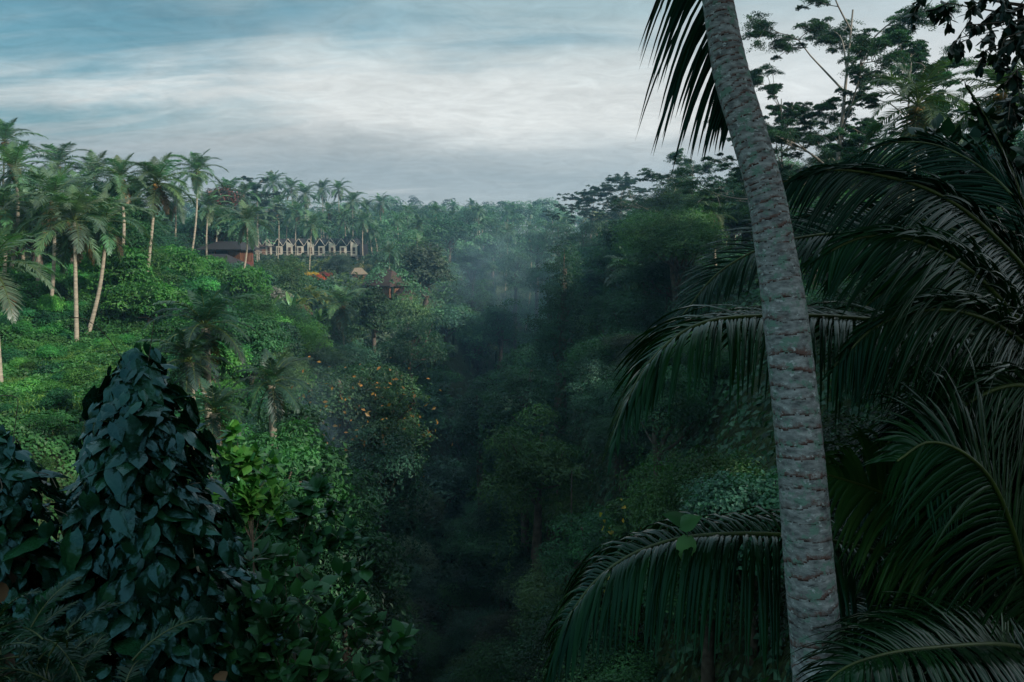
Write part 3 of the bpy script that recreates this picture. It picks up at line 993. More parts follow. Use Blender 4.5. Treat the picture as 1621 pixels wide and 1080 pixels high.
palms_ = [a for a in acc if a[5]]
trees_ = [a for a in acc if not a[5]]
trees_.sort(key=lambda a: -a[3] * a[4] / a[8] ** 2)
ind, rest = trees_[:290], trees_[290:]
print('forest', len(palms_), len(trees_), len(rest))
for (x, y, z, h, w, _, px, py, d, deep) in palms_[:290]:
    k = frs.randint(5)
    side = 'left' if x < -5 else 'right'
    lab = ('coconut palm growing in the hazy palm forest across the %s rim' % side) if d > 150 else ('coconut palm growing among broadleaf trees on the %s bank' % side)
    t = thing('coconut_palm', lab, 'palm tree', (x, y, z), frs.uniform(0, 6.28), 'palms scattered through the forest, %s %s' % (side, 'far' if d > 150 else 'near'))
    lx, ly = frs.normal(size=2) * .6
    tp = trunk_pts((0, 0, -.5), (lx, ly, h - 2.5), (frs.normal() * .3, 0, 0), 9)
    MB().tube(tp, .16 * np.linspace(1.3, .8, 9), 6).build('trunk', M_palmbark, t)
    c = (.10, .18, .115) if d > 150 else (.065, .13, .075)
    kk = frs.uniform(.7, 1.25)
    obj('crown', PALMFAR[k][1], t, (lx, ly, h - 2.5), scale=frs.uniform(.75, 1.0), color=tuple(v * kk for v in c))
for (x, y, z, h, w, _, px, py, d, deep) in ind:
    protos = FINE if d < 115 else COARSE
    pr = protos[frs.randint(len(protos))]
    s = w / pr[2]
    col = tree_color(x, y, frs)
    region = 'down in the dark valley' if deep else ('on the left bank' if x < -7 else 'on the right bank')
    far = 'hazy broadleaf tree' if d > 150 else 'broadleaf jungle tree'
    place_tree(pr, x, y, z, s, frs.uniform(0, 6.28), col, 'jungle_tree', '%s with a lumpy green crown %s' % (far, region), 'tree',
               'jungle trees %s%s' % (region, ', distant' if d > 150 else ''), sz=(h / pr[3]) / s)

# everything past the individuals: one distant wood
mb = MB()
rs = RS(9)
far = list(rest)
for k in range(620):
    y = rs.uniform(395, 640)
    x = rs.uniform(-.7, .7) * y
    far.append((x, y, Hs(x, y), rs.uniform(15, 27), rs.uniform(9, 15), False, 0, 0, y, False))
for a in far:
    x, y, z, h, w = a[:5]
    nb = rs.randint(9, 16)
    n = int(560 if y > 360 else 950)
    v = nrm(rs.normal(size=(nb, 3)) + np.array([0, 0, .25]))
    c = np.array([x, y, z + h * .62]) + v * np.array([w * .36, w * .36, min(h * .26, w * .42)])
    c[:2, 2] -= h * .25
    k = rs.randint(0, nb, n)
    q = nrm(rs.normal(size=(n, 3)))
    q[:, 2] = np.where(q[:, 2] < -.2, -q[:, 2], q[:, 2])
    br = (w * rs.uniform(.14, .24, nb))[k]
    C = c[k] + q * np.array([1, 1, .75]) * (br * (.85 + .2 * rs.rand(n)))[:, None]
    bt = rs.uniform(.0, 1)
    mb.leaves(C, q + np.array([0, 0, .35]) + rs.normal(size=(n, 3)) * .3, .72 if y > 250 else .5, rs, .62, tint=np.clip(bt + .15 * rs.normal(size=nb)[k] + .12 * rs.normal(size=n), 0, 1))
    if y < 420:
        mb.tube([[x, y, z - .5], [x, y, z + h * .6]], [.3, .2], 4, .3)
o = mb.build('distant_wood', M_wleaf, color=(.07, .15, .095))
tag(o, 'far-off unbroken wood behind the valley rim', 'wood', kind='stuff')

# ------------------------------------------------------------------ undergrowth cover
def undergrowth(name, label, x0, x1, y0, y1, n, ls, col, seed, cond=None, hgt=.5):
    rs = RS(seed)
    y = y0 + (y1 - y0) * rs.rand(n) ** .8
    x = x0 + (x1 - x0) * rs.rand(n)
    ok = np.abs(x) < .72 * y + 8
    x, y = x[ok], y[ok]
    z = H(x, y)
    if cond is not None:
        ok = cond(x, y, z)
        x, y, z = x[ok], y[ok], z[ok]
    e = .5
    nx = -(H(x + e, y) - H(x - e, y)) / (2 * e)
    ny = -(H(x, y + e) - H(x, y - e)) / (2 * e)
    lump = .5 + .5 * np.sin(x * 1.3 + 2 * np.sin(y * .9)) * np.sin(y * 1.1 + 1.5 * np.sin(x * .7))
    N = np.stack([nx, ny, np.ones_like(x)], 1) + rs.normal(size=(len(x), 3)) * .5
    C = np.stack([x, y, z + lump * hgt + rs.rand(len(x)) * hgt * .6 + .05], 1)
    mb = MB().leaves(C, N, ls, rs, .75, droop=0, tint=np.clip(lump * .6 + .4 * rs.rand(len(x)), 0, 1))
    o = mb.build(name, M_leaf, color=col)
    tag(o, label, 'undergrowth', kind='stuff')


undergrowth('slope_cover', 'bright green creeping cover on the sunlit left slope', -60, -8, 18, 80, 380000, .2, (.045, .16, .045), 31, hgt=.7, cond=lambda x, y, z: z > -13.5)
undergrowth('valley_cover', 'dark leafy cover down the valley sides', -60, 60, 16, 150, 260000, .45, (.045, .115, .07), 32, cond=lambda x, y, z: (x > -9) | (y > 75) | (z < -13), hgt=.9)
undergrowth('distant_cover', 'leafy cover under the distant trees', -220, 220, 145, 420, 160000, 1.0, (.04, .08, .04), 33, hgt=1.2,
            cond=lambda x, y, z: ~((((x + 50) / 16) ** 2 + ((y - 194) / 16) ** 2) < 1))

# ------------------------------------------------------------------ shrubs
def shrubs():
    rs = RS(61)
    n = 0
    tries = 0
    pts = []
    while n < 210 and tries < 9000:
        tries += 1
        y = rs.uniform(24, 82)
        x = rs.uniform(-.7 * y - 4, -8 - .05 * y)
        if any((x - a) ** 2 + (y - b) ** 2 < 1.5 ** 2 for a, b in pts):
            continue
        z = Hs(x, y)
        pt = proj(np.array([x, y, z + 1]))
        if pt is None or pt[0] < -40 or pt[0] > 620 or pt[1] > 760:
            continue
        pts.append((x, y))
        pr = SHRUB[rs.randint(3)]
        s = rs.uniform(.6, 1.3) * np.interp(y, [24, 80], [.8, 1.25])
        px = pt[0]
        if px < 260 and pt[1] > 500:
            s *= .55
        elif px < 200:
            s *= .6
        k = rs.uniform(.45, 1.55)
        base = [(.035, .17, .045), (.055, .19, .04), (.02, .11, .045)][rs.randint(3)]
        lab = ['low round bright green shrub on the lit left slope', 'wide spreading green shrub on the lit left slope', 'upright bristly green shrub on the lit left slope'][SHRUB.index(pr)]
        place_tree(pr, x, y, z - .1, s, rs.uniform(0, 6.28), tuple(v * k for v in base), 'shrub', lab, 'shrub', lab.split(' shrub')[0] + ' shrubs on the left slope')
        n += 1
    # hand placed bigger mounds (photo: bright bushes right of the palm trunks)
    for (px, py, d, s, lab) in [(190, 470, 58, 2.0, 'big rounded bright bush right of the leaning palm trunks'), (270, 440, 66, 1.9, 'bright bush below the vine-smothered tree'),
                                (235, 500, 50, 1.5, 'dark-bottomed bush above the climbing vines'), (390, 470, 70, 1.9, 'yellow-green bush below the dark house'),
                                (440, 540, 56, 1.8, 'sunlit bush right of the weeping sugar palm'), (400, 520, 60, 1.6, 'sunlit bush behind the weeping sugar palm'),
                                (330, 450, 76, 1.7, 'mound of light leaves under the slim leaning palm')]:
        dn = hit(px, py + 25, d, .7, 1.35)
        t = P(px, py + 25, dn)
        pr = SHRUB[rs.randint(3)]
        s *= dn / d
        place_tree(pr, t[0], t[1], Hs(t[0], t[1]) - .2, s, rs.uniform(0, 6), (.05, .19, .04), 'bush', lab, 'bush', None)


shrubs()

rs = RS(64)
_n = 0
for k in range(400):
    px, py = rs.uniform(150, 620), rs.uniform(440, 640)
    if 60 < px < 175 and py < 560 or (px < 200 and py > 500) or (290 < px < 350 and 470 < py < 640):
        continue
    d = hit(px, py, 60, .55, 1.7)
    if d > 98 or d < 34:
        continue
    c = P(px, py, d)
    if blocked(c[0], c[1], Hs(c[0], c[1]), 5, 4):
        continue
    pr = FINE[rs.randint(6)]
    sc = rs.uniform(.45, .85)
    col = [(.04, .15, .04), (.03, .11, .045), (.055, .17, .035), (.025, .085, .04)][rs.randint(4)]
    place_tree(pr, c[0], c[1], Hs(c[0], c[1]) - 1.2, sc, rs.uniform(0, 6.28), col, 'small_tree', 'small leafy tree rising from the shrubs of the left slope', 'tree', 'small trees among the shrubs of the left slope')
    _n += 1
    if _n >= 55:
        break

# brighter grass at the far left
gb = MB()
n = 90000
x = -29 + rs.normal(size=n) * 4.5
y = 46 + rs.normal(size=n) * 3.6
gb.leaves(np.stack([x, y, H(x, y) + .35 + .35 * rs.rand(n)], 1), np.stack([rs.normal(size=n), rs.normal(size=n) - .5, .6 * np.ones(n)], 1), .34, rs, .16, droop=-1)
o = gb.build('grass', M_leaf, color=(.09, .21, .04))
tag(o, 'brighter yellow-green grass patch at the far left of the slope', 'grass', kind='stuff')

# ------------------------------------------------------------------ blades (banana, heart and oval leaves)
def blades(mb, B, D, N, ln, wd, prof, rs, rows=7, cols=5, curl=.35, foldv=.25, lobe=0.0, ripple=0.0, tint=None, mat=0, smooth=True):
    """many broad leaves: base B, direction D, facing N, length, half width"""
    B = np.asarray(B, float); n = len(B)
    D = nrm(D); N = nrm(N - (N * D).sum(1)[:, None] * D)
    Wv = np.cross(D, N)
    ln = np.broadcast_to(ln, (n,)); wd = np.broadcast_to(wd, (n,))
    u = np.linspace(0, 1, rows)
    v = np.linspace(-1, 1, cols)
    pw = np.interp(u, np.linspace(0, 1, len(prof)), prof)
    cu = curl * (1 + .5 * rs.normal(size=n))
    V = np.zeros((n, rows, cols, 3))
    for i in range(rows):
        for j in range(cols):
            al = u[i] - lobe * abs(v[j]) ** 1.5 * max(0, 1 - u[i] * 3.2)
            across = v[j] * pw[i]
            hgt = -foldv * abs(v[j]) * pw[i] * .5 + ripple * math.cos((u[i] * 9 - abs(v[j]) * 3) * 2.2)
            V[:, i, j] = B + D * (al * ln)[:, None] + Wv * (across * wd)[:, None] + N * ((hgt * wd) - cu * ln * u[i] ** 2 * .5)[:, None]
    base = np.arange(n)[:, None, None] * rows * cols + np.arange(rows - 1)[None, :, None] * cols + np.arange(cols - 1)[None, None, :]
    F = np.stack([base, base + 1, base + cols + 1, base + cols], -1).reshape(-1, 4)
    if tint is None:
        tint = rs.rand(n)
    mb.add(V, F, np.repeat(tint, (rows - 1) * (cols - 1)), mat, smooth)


def banana_proto(seed):
    rs = RS(seed)
    mb, sb = MB(), MB()
    n = 9
    sb.tube([[0, 0, -.4], [.02, 0, .6], [0, .03, 1.5]], [.16, .13, .08], 7)
    for k in range(n):
        az = k * 2.4 + rs.uniform(-.3, .3)
        el = math.radians(rs.uniform(25, 80))
        d = np.array([math.cos(az) * math.cos(el), math.sin(az) * math.cos(el), math.sin(el)])
        blades(mb, [[0, 0, 1.35]] + np.array([d * .3]), np.array([d]), np.array([[-d[0] * .6, -d[1] * .6, 1.2]]), rs.uniform(1.7, 2.5), .3,
               [.05, .7, 1, 1, .95, .7, .05], rs, rows=9, cols=4, curl=.5, foldv=.5)
    return sb.mesh('stem', M_rachis), mb.mesh('foliage', M_gloss)


BAN = [banana_proto(k) for k in (3, 4, 5)]
rs = RS(71)
for i, (px, py, d) in enumerate([(312, 455, 98), (330, 447, 104), (345, 452, 100), (300, 440, 108), (362, 462, 92), (378, 470, 90), (395, 482, 88), (410, 492, 84), (370, 480, 85),
                                 (430, 500, 84), (446, 512, 82), (318, 432, 112), (285, 425, 112), (395, 470, 98), (505, 520, 84), (520, 515, 86), (462, 505, 86), (350, 435, 112)]):
    c = P(px, py, d)
    dn = hit(px, py + 12, d)
    s = rs.uniform(.6, .9) * dn / d
    c = P(px, py, dn)
    pr = BAN[i % 3]
    t = thing('banana_plant', 'banana plant with broad arching leaves below the dark house', 'banana plant', (c[0], c[1], c[2] - .4), rs.uniform(0, 6), 'banana plants below the dark house', scale=s)
    g = Hs(c[0], c[1])
    obj('stem', pr[0], t)
    obj('foliage', pr[1], t, color=(.07, .16, .05))
    if g < c[2] - .8:
        MB().tube([[0, 0, (g - c[2]) / s - .2], [0, 0, -.2]], [.16, .15], 6).build('lower_stem', M_rachis, t)

# red, yellow and pale garden plants around the lawn
for i, (px, py, d, s, col, lab) in enumerate([
    (493, 437, 176, 1.1, (.45, .30, .03), 'yellow-leafed garden bush on the lawn edge'),
    (499, 441, 174, 1.0, (.42, .10, .03), 'orange-red garden bush next to the yellow one'),
    (474, 429, 178, .7, (.5, .04, .03), 'small scarlet bush left of the yellow bush'),
    (509, 437, 176, 1.0, (.25, .06, .04), 'wine-red garden bush right of the orange one'),
    (517, 436, 177, .9, (.20, .07, .03), 'brownish-red bush at the right end of the flower bed'),
    (415, 465, 130, 1.0, (.42, .26, .03), 'clump of orange bamboo stems on the terrace lawn'),
    (388, 470, 96, 1.2, (.25, .26, .22), 'pale grey wispy bush below the dark house'),
    (425, 470, 100, 1.3, (.22, .22, .19), 'pale grey wispy bush left of the dark leafy tree'),
    (390, 483, 84, .7, (.40, .09, .02), 'orange-leafed bush among the banana plants'),
    (298, 425, 108, .8, (.40, .09, .02), 'orange-leafed bush at the foot of the slim leaning palm'),
    (575, 425, 178, 1.3, (.16, .17, .08), 'olive yellow small tree above the brown hut')]):
    dn = hit(px, py + 8, d)
    s *= dn / d
    c = P(px, py, dn)
    pr = SHRUB[i % 3]
    z = min(c[2] - pr[3] * s * .5, Hs(c[0], c[1]) + 2)
    place_tree(pr, c[0], c[1], c[2] - pr[3] * s * .6, s, i, col, 'garden_bush', lab, 'bush', None)

rs = RS(72)
for i, (px, py, d, s) in enumerate([(462, 415, 165, .45), (508, 420, 170, .5), (520, 418, 172, .45), (480, 425, 172, .4), (462, 478, 140, .5), (478, 482, 138, .55), (500, 470, 145, .5), (488, 462, 150, .45), (520, 478, 132, .5)]):
    dn = hit(px, py + 14, d)
    s *= dn / d
    c = P(px, py, dn)
    z = Hs(c[0], c[1])
    b = min(z, c[2] - 1.2)
    t = thing('garden_palm', 'small yellow-green garden palm beside the terrace lawn', 'palm', (c[0], c[1], b), rs.uniform(0, 6), 'small garden palms by the lawn')
    MB().tube(trunk_pts((0, 0, -.2), (0, 0, c[2] - b), (.1, 0, 0), 6), .09, 6).build('trunk', M_palmbark, t)
    obj('crown', PALMFAR[i % 5][1], t, (0, 0, c[2] - b), scale=s, color=(.16, .19, .05))

# ------------------------------------------------------------------ buildings
M_darkroof = flat_mat('dark_shingle', (.045, .045, .05), .8, .5, 6, bump=.4, stretch=(1, 1, 4))
M_brownroof = flat_mat('brown_roof', (.09, .055, .045), .8, .5, 5, bump=.4, stretch=(1, 1, 4))
M_redroof = flat_mat('red_tiles', (.10, .05, .042), .8, .4, 5, bump=.4)
M_thatch = flat_mat('thatch', (.26, .21, .15), .9, .4, 8, bump=.6)
M_white = flat_mat('white_paint', (.80, .73, .60), .6, .18, 1.5)
M_wood = flat_mat('warm_wood', (.26, .12, .06), .6, .5, 5, stretch=(4, 4, .4))
M_redwall = flat_mat('red_wall', (.16, .05, .04), .7, .3, 3)
M_grey = flat_mat('weathered_wood', (.14, .115, .10), .8, .5, 5, stretch=(4, 4, .4))
M_darkshade = flat_mat('dark_shaded_wall', (.022, .022, .026), .7, .4, 3)  # near-black also carries the shade of lodge bays and the house opening
M_glass = flat_mat('window_glass', (.03, .04, .045), .12, .2, 1, spec=.8)
M_conc = flat_mat('concrete', (.30, .29, .27), .8, .3, 3)


def gable_roof(mb, x0, x1, y0, y1, ze, zr, th=.12, mat=0):
    """ridge along y"""
    xm = (x0 + x1) / 2
    for (xa, xb, za, zb) in ((x0, xm, ze, zr), (xm, x1, zr, ze)):
        V = [[xa, y0, za], [xb, y0, zb], [xb, y1, zb], [xa, y1, za], [xa, y0, za + th], [xb, y0, zb + th], [xb, y1, zb + th], [xa, y1, za + th]]
        mb.add(V, [[3, 2, 1, 0], [4, 5, 6, 7], [0, 1, 5, 4], [1, 2, 6, 5], [2, 3, 7, 6], [3, 0, 4, 7]], .5, mat)


def hip_roof(mb, w, d, h, z, c=(0, 0), inset=.35, mat=0):
    x, y = w / 2, d / 2
    r = max(w, d) / 2 * (1 - inset * 2)
    if w >= d:
        A, B_ = [-r, 0, z + h], [r, 0, z + h]
    else:
        A, B_ = [0, -r, z + h], [0, r, z + h]
    V = np.array([[-x, -y, z], [x, -y, z], [x, y, z], [-x, y, z], A, B_, [-x, -y, z - .15], [x, -y, z - .15], [x, y, z - .15], [-x, y, z - .15]], float)
    V[:, 0] += c[0]; V[:, 1] += c[1]
    if w >= d:
        Q, T3 = [[0, 1, 5, 4], [2, 3, 4, 5]], [[1, 2, 5], [3, 0, 4]]
    else:
        Q, T3 = [[1, 2, 5, 4], [3, 0, 4, 5]], [[0, 1, 4], [2, 3, 5]]
    n0 = mb.n
    mb.add(V, Q + [[0, 6, 7, 1], [1, 7, 8, 2], [2, 8, 9, 3], [3, 9, 6, 0], [9, 8, 7, 6]], .5, mat)
    mb.add(V, T3, .5, mat)


def window(parent, x, y, z, w, h, fm, face=-1):
    f = MB()
    t = .09
    f.box((x - w / 2 + t / 2, y, z), (t, .1, h)).box((x + w / 2 - t / 2, y, z), (t, .1, h))
    f.box((x, y, z + h / 2 - t / 2), (w - 2 * t, .1, t)).box((x, y, z - h / 2 + t / 2), (w - 2 * t, .1, t))
    f.box((x, y, z), (t * .7, .08, h - 2 * t))
    fo = f.build('window', fm, parent)
    MB().box((x, y + .02, z), (w - 2 * t, .02, h - 2 * t)).build('pane', M_glass, fo)


def lodge():
    d = 226
    a = P(402, 404, d + 8)
    b = P(569, 406, d)
    L = math.hypot(b[0] - a[0], b[1] - a[1])
    rz = math.atan2(b[1] - a[1], b[0] - a[0])
    t = thing('gabled_lodge', 'long raised lodge with a row of steep white-edged gables and a railed balcony', 'lodge', (a[0], a[1], a[2]), rz)
    n = 10
    w = L / n
    dk = MB().box((L / 2, 1.2, -.14), (L + 1.0, 6.0, .28))
    dk.build('deck', M_conc, t)
    ra = MB()
    for k in range(n * 2 + 1):
        ra.box((k * w / 2, -1.7, .55), (.10, .10, 1.1))
    ra.box((L / 2, -1.7, 1.12), (L, .12, .08)).box((L / 2, -1.7, .6), (L, .06, .05)).box((L / 2, -1.7, .25), (L, .06, .05))
    ra.build('railing', M_white, t)
    bw = MB().box((L / 2, 3.9, 1.5), (L - .2, .2, 3.0))
    bw.build('back_wall', M_darkshade, t)
    for k in range(n):
        x0, x1 = k * w, (k + 1) * w
        xm = (x0 + x1) / 2
        rf = MB()
        gable_roof(rf, x0 + .01, x1 - .01, -.9, 4.4, 2.75, 4.75)
        rf.build('roof', M_darkroof, t)
        tr = MB()
        tr.bar((x0 + .06, -.96, 2.72), (xm, -.96, 4.82), .1, .12)
        tr.bar((xm, -.99, 4.82), (x1 - .06, -.99, 2.72), .1, .12)
        tr.build('gable_trim', M_white, t)
        wl = MB()
        V = [[x0 + .1, .5, 0], [x1 - .1, .5, 0], [x1 - .1, .5, 2.75], [xm, .5, 4.65], [x0 + .1, .5, 2.75]]
        wl.add(V, [[0, 1, 2, 4]], .5).add(V, [[4, 2, 3]], .5)
        wl.build('shaded_front', M_darkshade, t)  # black front holds the bay's shade, white panel its sunlit wall
        MB().box((x0 + .06, -.1, 1.35), (.1, 1.6, 2.7)).build('shaded_fin', M_darkshade, t)  # side wall turned from the sun, its shade put in as black
        xa = xm - .55
        pn = MB()
        if k % 2 == 1:
            # tall arched pale lattice panel
            V = [[xa, -.98, .02], [x1 - .16, -.98, .02], [x1 - .16, -.98, 2.7], [x1 - .45, -.98, 3.15], [xa, -.98, 4.1]]
            pn.add(V, [[0, 1, 2, 3], ], .5).add(V, [[0, 3, 4]], .5)
            po = pn.build('lattice_panel', M_white, t)
            window(t, (xa + x1 - .16) / 2, -1.05, 1.35, .8, 1.9, M_wood)
        else:
            pn.box(((xa + x1 - .16) / 2, -.92, 1.32), (x1 - .16 - xa, .1, 2.64))
            po = pn.build('wall_panel', M_white, t)
            window(t, (xa + x1 - .16) / 2 - .1, -1.02, 1.45, .85, 1.6, M_wood)
    for k in range(n + 1):
        MB().box((k * w, -1.3, -3.1), (.3, .3, 5.6)).build('pier', M_conc, t)
    MB().box((L / 2, 2.4, -3.1), (L, .2, 5.6)).build('lower_wall', M_darkshade, t)
    for k in range(0, n, 1):
        if k in (3, 8, 9, 5):
            MB().box((k * w + w * .5, 2.2, -1.7), (1.5, .1, 2.6)).build('lower_panel', M_white, t)
            window(t, k * w + w * .5, 2.1, -1.7, 1.1, 2.0, M_wood)
    MB().box((L + .9, 1.0, 1.6), (.18, 5.6, 3.2)).build('end_wall', M_darkshade, t)
    for (q, yy) in ((L - 2, -3.0), (L + .6, -3.0)):
        MB().box((q, yy, -2.6), (.16, .16, 4.6)).build('post', M_conc, t)
    MB().box((L - .7, -2.6, -2.9), (3.8, 1.8, .15)).build('lower_landing', M_conc, t)


def dark_house():
    c = P(346, 440, 130)
    t = thing('dark_house', 'two-storey house with dark hipped roofs and an orange slatted upper wall on the left bank', 'house', (c[0], c[1], c[2]), math.radians(-14))
    MB().box((0, 0, .4), (5.6, 4.6, 3.4)).build('lower_wall', M_grey, t)
    m = MB(); hip_roof(m, 7.6, 6.4, 1.75, 2.15, inset=.28); m.build('lower_roof', M_darkroof, t)
    MB().box((2.9, -2.4, .5), (.22, .22, 3.6)).build('corner_post', M_darkshade, t)
    MB().box((-.6, 4.2, 2.3), (6.6, 4.0, 4.4)).build('upper_wall', M_redwall, t)
    s = MB()
    for k in range(9):
        s.box((2.0 + k * .24 - 1.0, 1.95, 3.6), (.12, .1, 2.0))
    s.box((1.95, 1.97, 4.62), (2.4, .14, .12)).box((1.95, 1.97, 2.62), (2.4, .14, .12))
    s.build('slatted_screen', M_wood, t)
    s = MB()
    for k in range(9):
        s.box((2.82, 2.3 + k * .4, 3.6), (.1, .12, 2.0))
    s.build('slatted_screen', M_wood, t)
    MB().box((-.6, 2.08, 3.6), (2.2, .1, 1.9)).build('shaded_opening', M_darkshade, t)  # black slab painted in for the unlit inside of the opening
    window(t, -2.6, 2.1, 3.7, 1.2, 1.3, M_wood)
    m = MB(); hip_roof(m, 8.6, 6.2, 1.3, 4.7, c=(-.6, 4.2), inset=.25); m.build('upper_roof', M_darkroof, t)
    window(t, -.9, -2.36, .9, 1.3, 1.3, M_grey)
    MB().box((0, 0, -3.2), (5.4, 4.4, 3.8)).build('foundation', M_conc, t)


def small_house(name, label, px, py, d, w, dp, wh, rh, rz, roofm, wallm, gable=False, opening=True):
    wpx = wh / d * FPX
    dn = hit(px, py + wpx, d, .6, 1.5)
    k = dn / d
    w, dp, wh, rh, d = w * k, dp * k, wh * k, rh * k, dn
    c = P(px, py, d)
    t = thing(name, label, 'hut', (c[0], c[1], c[2] - wh), math.radians(rz))
    g = Hs(c[0], c[1])
    MB().box((0, 0, wh / 2), (w * .82, dp * .82, wh)).build('wall', wallm, t)
    m = MB()
    if gable:
        gable_roof(m, -w / 2, w / 2, -dp / 2, dp / 2, wh, wh + rh)
    else:
        hip_roof(m, w, dp, rh, wh + .1, inset=.3)
    m.build('roof', roofm, t)
    if opening:
        window(t, -w * .15, -dp * .41 - .05, wh * .5, w * .22, wh * .55, M_wood)
        MB().box((w * .2, -dp * .41 - .03, wh * .42), (w * .16, .08, wh * .8)).build('door', M_wood, t)
    dz = g - (c[2] - wh)
    if dz < -.1:
        MB().box((0, 0, dz / 2 - .2), (w * .78, dp * .78, -dz + .4)).build('foundation', M_conc, t)


lodge()
dark_house()
small_house('long_hall', 'low brown hall joined to the left end of the lodge row', 412, 391, 238, 11, 7, 3.0, 1.8, 0, M_brownroof, M_grey)
small_house('brown_hut', 'hut with a steep brown roof and orange wall half hidden right of the garden', 612, 452, 152, 7.5, 6, 2.2, 3.0, -35, M_brownroof, M_wood)
small_house('roof_pavilion', 'lower brown roof tucked behind the hut with the orange wall', 628, 466, 150, 5.5, 5, 1.6, 1.6, -35, M_brownroof, M_grey)
small_house('red_roofed_hut', 'small hut with a reddish tiled roof among the banana plants', 474, 497, 116, 3.4, 3.2, .9, 1.3, 25, M_redroof, M_redwall)
small_house('thatched_shelter', 'pale thatched shelter under the right end of the lodge', 567, 434, 200, 4.2, 4, 1.6, 1.5, 20, M_thatch, M_grey)
small_house('far_house', 'tiny pale roof showing between hazy trees right of the lodge', 633, 363, 250, 7, 5, 2.0, 1.2, 5, M_thatch, M_conc)

# terrace lawn
lb = MB()
rs = RS(88)
n = 90000
x = -50 + rs.normal(size=n) * 9
y = 186 + rs.normal(size=n) * 13
lb.leaves(np.stack([x, y, H(x, y) + .12 + .15 * rs.rand(n)], 1), np.stack([rs.normal(size=n) * .5, rs.normal(size=n) * .5 - .4, np.ones(n)], 1), .5, rs, .3)
o = lb.build('lawn', M_leaf, color=(.11, .19, .045))
tag(o, 'yellow-green grass of the terrace below the lodge', 'grass', kind='stuff')


# ------------------------------------------------------------------ FOREGROUND: the leaning palm
def trunk_mat():
    m, nt, N, L = new_mat('ringed_trunk')
    out = N.new('ShaderNodeOutputMaterial')
    pr = N.new('ShaderNodeBsdfPrincipled')
    geo = N.new('ShaderNodeNewGeometry')

    def mapped(s):
        mp = N.new('ShaderNodeMapping'); mp.inputs['Scale'].default_value = s
        L.new(geo.outputs['Position'], mp.inputs['Vector'])
        return mp.outputs[0]

    def noise(scale, vec, det=6, rough=.6):
        n = N.new('ShaderNodeTexNoise'); n.inputs['Scale'].default_value = scale; n.inputs['Detail'].default_value = det
        n.inputs['Roughness'].default_value = rough
        L.new(vec, n.inputs['Vector'])
        return n.outputs['Fac']

    def ramp(f, a, b, ca=(0, 0, 0, 1), cb=(1, 1, 1, 1)):
        r = N.new('ShaderNodeValToRGB')
        r.color_ramp.elements[0].position = a; r.color_ramp.elements[0].color = ca
        r.color_ramp.elements[1].position = b; r.color_ramp.elements[1].color = cb
        L.new(f, r.inputs['Fac'])
        return r.outputs['Color']

    def mix(f, a, b):
        x = N.new('ShaderNodeMix'); x.data_type = 'RGBA'
        L.new(f, x.inputs['Factor'])
        for s, v in (('A', a), ('B', b)):
            if isinstance(v, tuple):
                x.inputs[s].default_value = v
            else:
                L.new(v, x.inputs[s])
        return x.outputs['Result']
    base = ramp(noise(14, mapped((1, 1, 2.2))), .3, .7, (.07, .078, .082, 1), (.42, .445, .44, 1))
    at = N.new('ShaderNodeAttribute'); at.attribute_name = 'tint'
    fr_ = at.outputs['Fac']

    def mth(op, a, b, c=None):
        q = N.new('ShaderNodeMath'); q.operation = op
        for i, v in enumerate((a, b, c)):
            if v is None:
                continue
            if isinstance(v, (int, float)):
                q.inputs[i].default_value = v
            else:
                L.new(v, q.inputs[i])
        return q.outputs[0]
    jag = noise(22, mapped((1, 1, 1)), 7, .75)
    big = noise(3.2, mapped((1, 1, 1.6)), 3, .5)
    # rusty bark shows just above each leaf scar, in uneven patches
    f2 = mth('ADD', fr_, mth('MULTIPLY', mth('SUBTRACT', jag, .5), 1.5))
    redm = ramp(f2, .10, .34, (1, 1, 1, 1), (0, 0, 0, 1))
    redm = mth('MULTIPLY', redm, ramp(big, .38, .54))
    c = mix(redm, base, (.155, .085, .072, 1))
    lich = ramp(noise(12, mapped((1, 1, 1.2)), 7, .7), .53, .58)
    c = mix(lich, c, (.16, .27, .22, 1))
    wh = ramp(noise(24, mapped((1, 1, 1.5)), 5, .6), .60, .66)
    c = mix(wh, c, (.48, .52, .52, 1))
    f3 = mth('ADD', fr_, mth('MULTIPLY', mth('SUBTRACT', jag, .5), .38))
    line = ramp(f3, .0, .12, (.2, .16, .15, 1), (1, 1, 1, 1))
    dk = ramp(noise(16, mapped((.7, .7, 3.5)), 8, .75), .34, .44, (.3, .3, .3, 1), (1, 1, 1, 1))
    mu = N.new('ShaderNodeMix'); mu.data_type = 'RGBA'; mu.blend_type = 'MULTIPLY'; mu.inputs['Factor'].default_value = .9
    L.new(c, mu.inputs['A']); L.new(dk, mu.inputs['B'])
    m2 = N.new('ShaderNodeMix'); m2.data_type = 'RGBA'; m2.blend_type = 'MULTIPLY'; m2.inputs['Factor'].default_value = 1
    L.new(mu.outputs['Result'], m2.inputs['A'])
    L.new(line, m2.inputs['B'])
    L.new(m2.outputs['Result'], pr.inputs['Base Color'])
    pr.inputs['Roughness'].default_value = .82
    pr.inputs['Specular IOR Level'].default_value = .2
    bp = N.new('ShaderNodeBump'); bp.inputs['Strength'].default_value = .6; bp.inputs['Distance'].default_value = .008
    L.new(noise(30, mapped((1, 1, 1.6)), 8, .7), bp.inputs['Height'])
    L.new(bp.outputs[0], pr.inputs['Normal'])
    L.new(pr.outputs[0], out.inputs['Surface'])
    return m


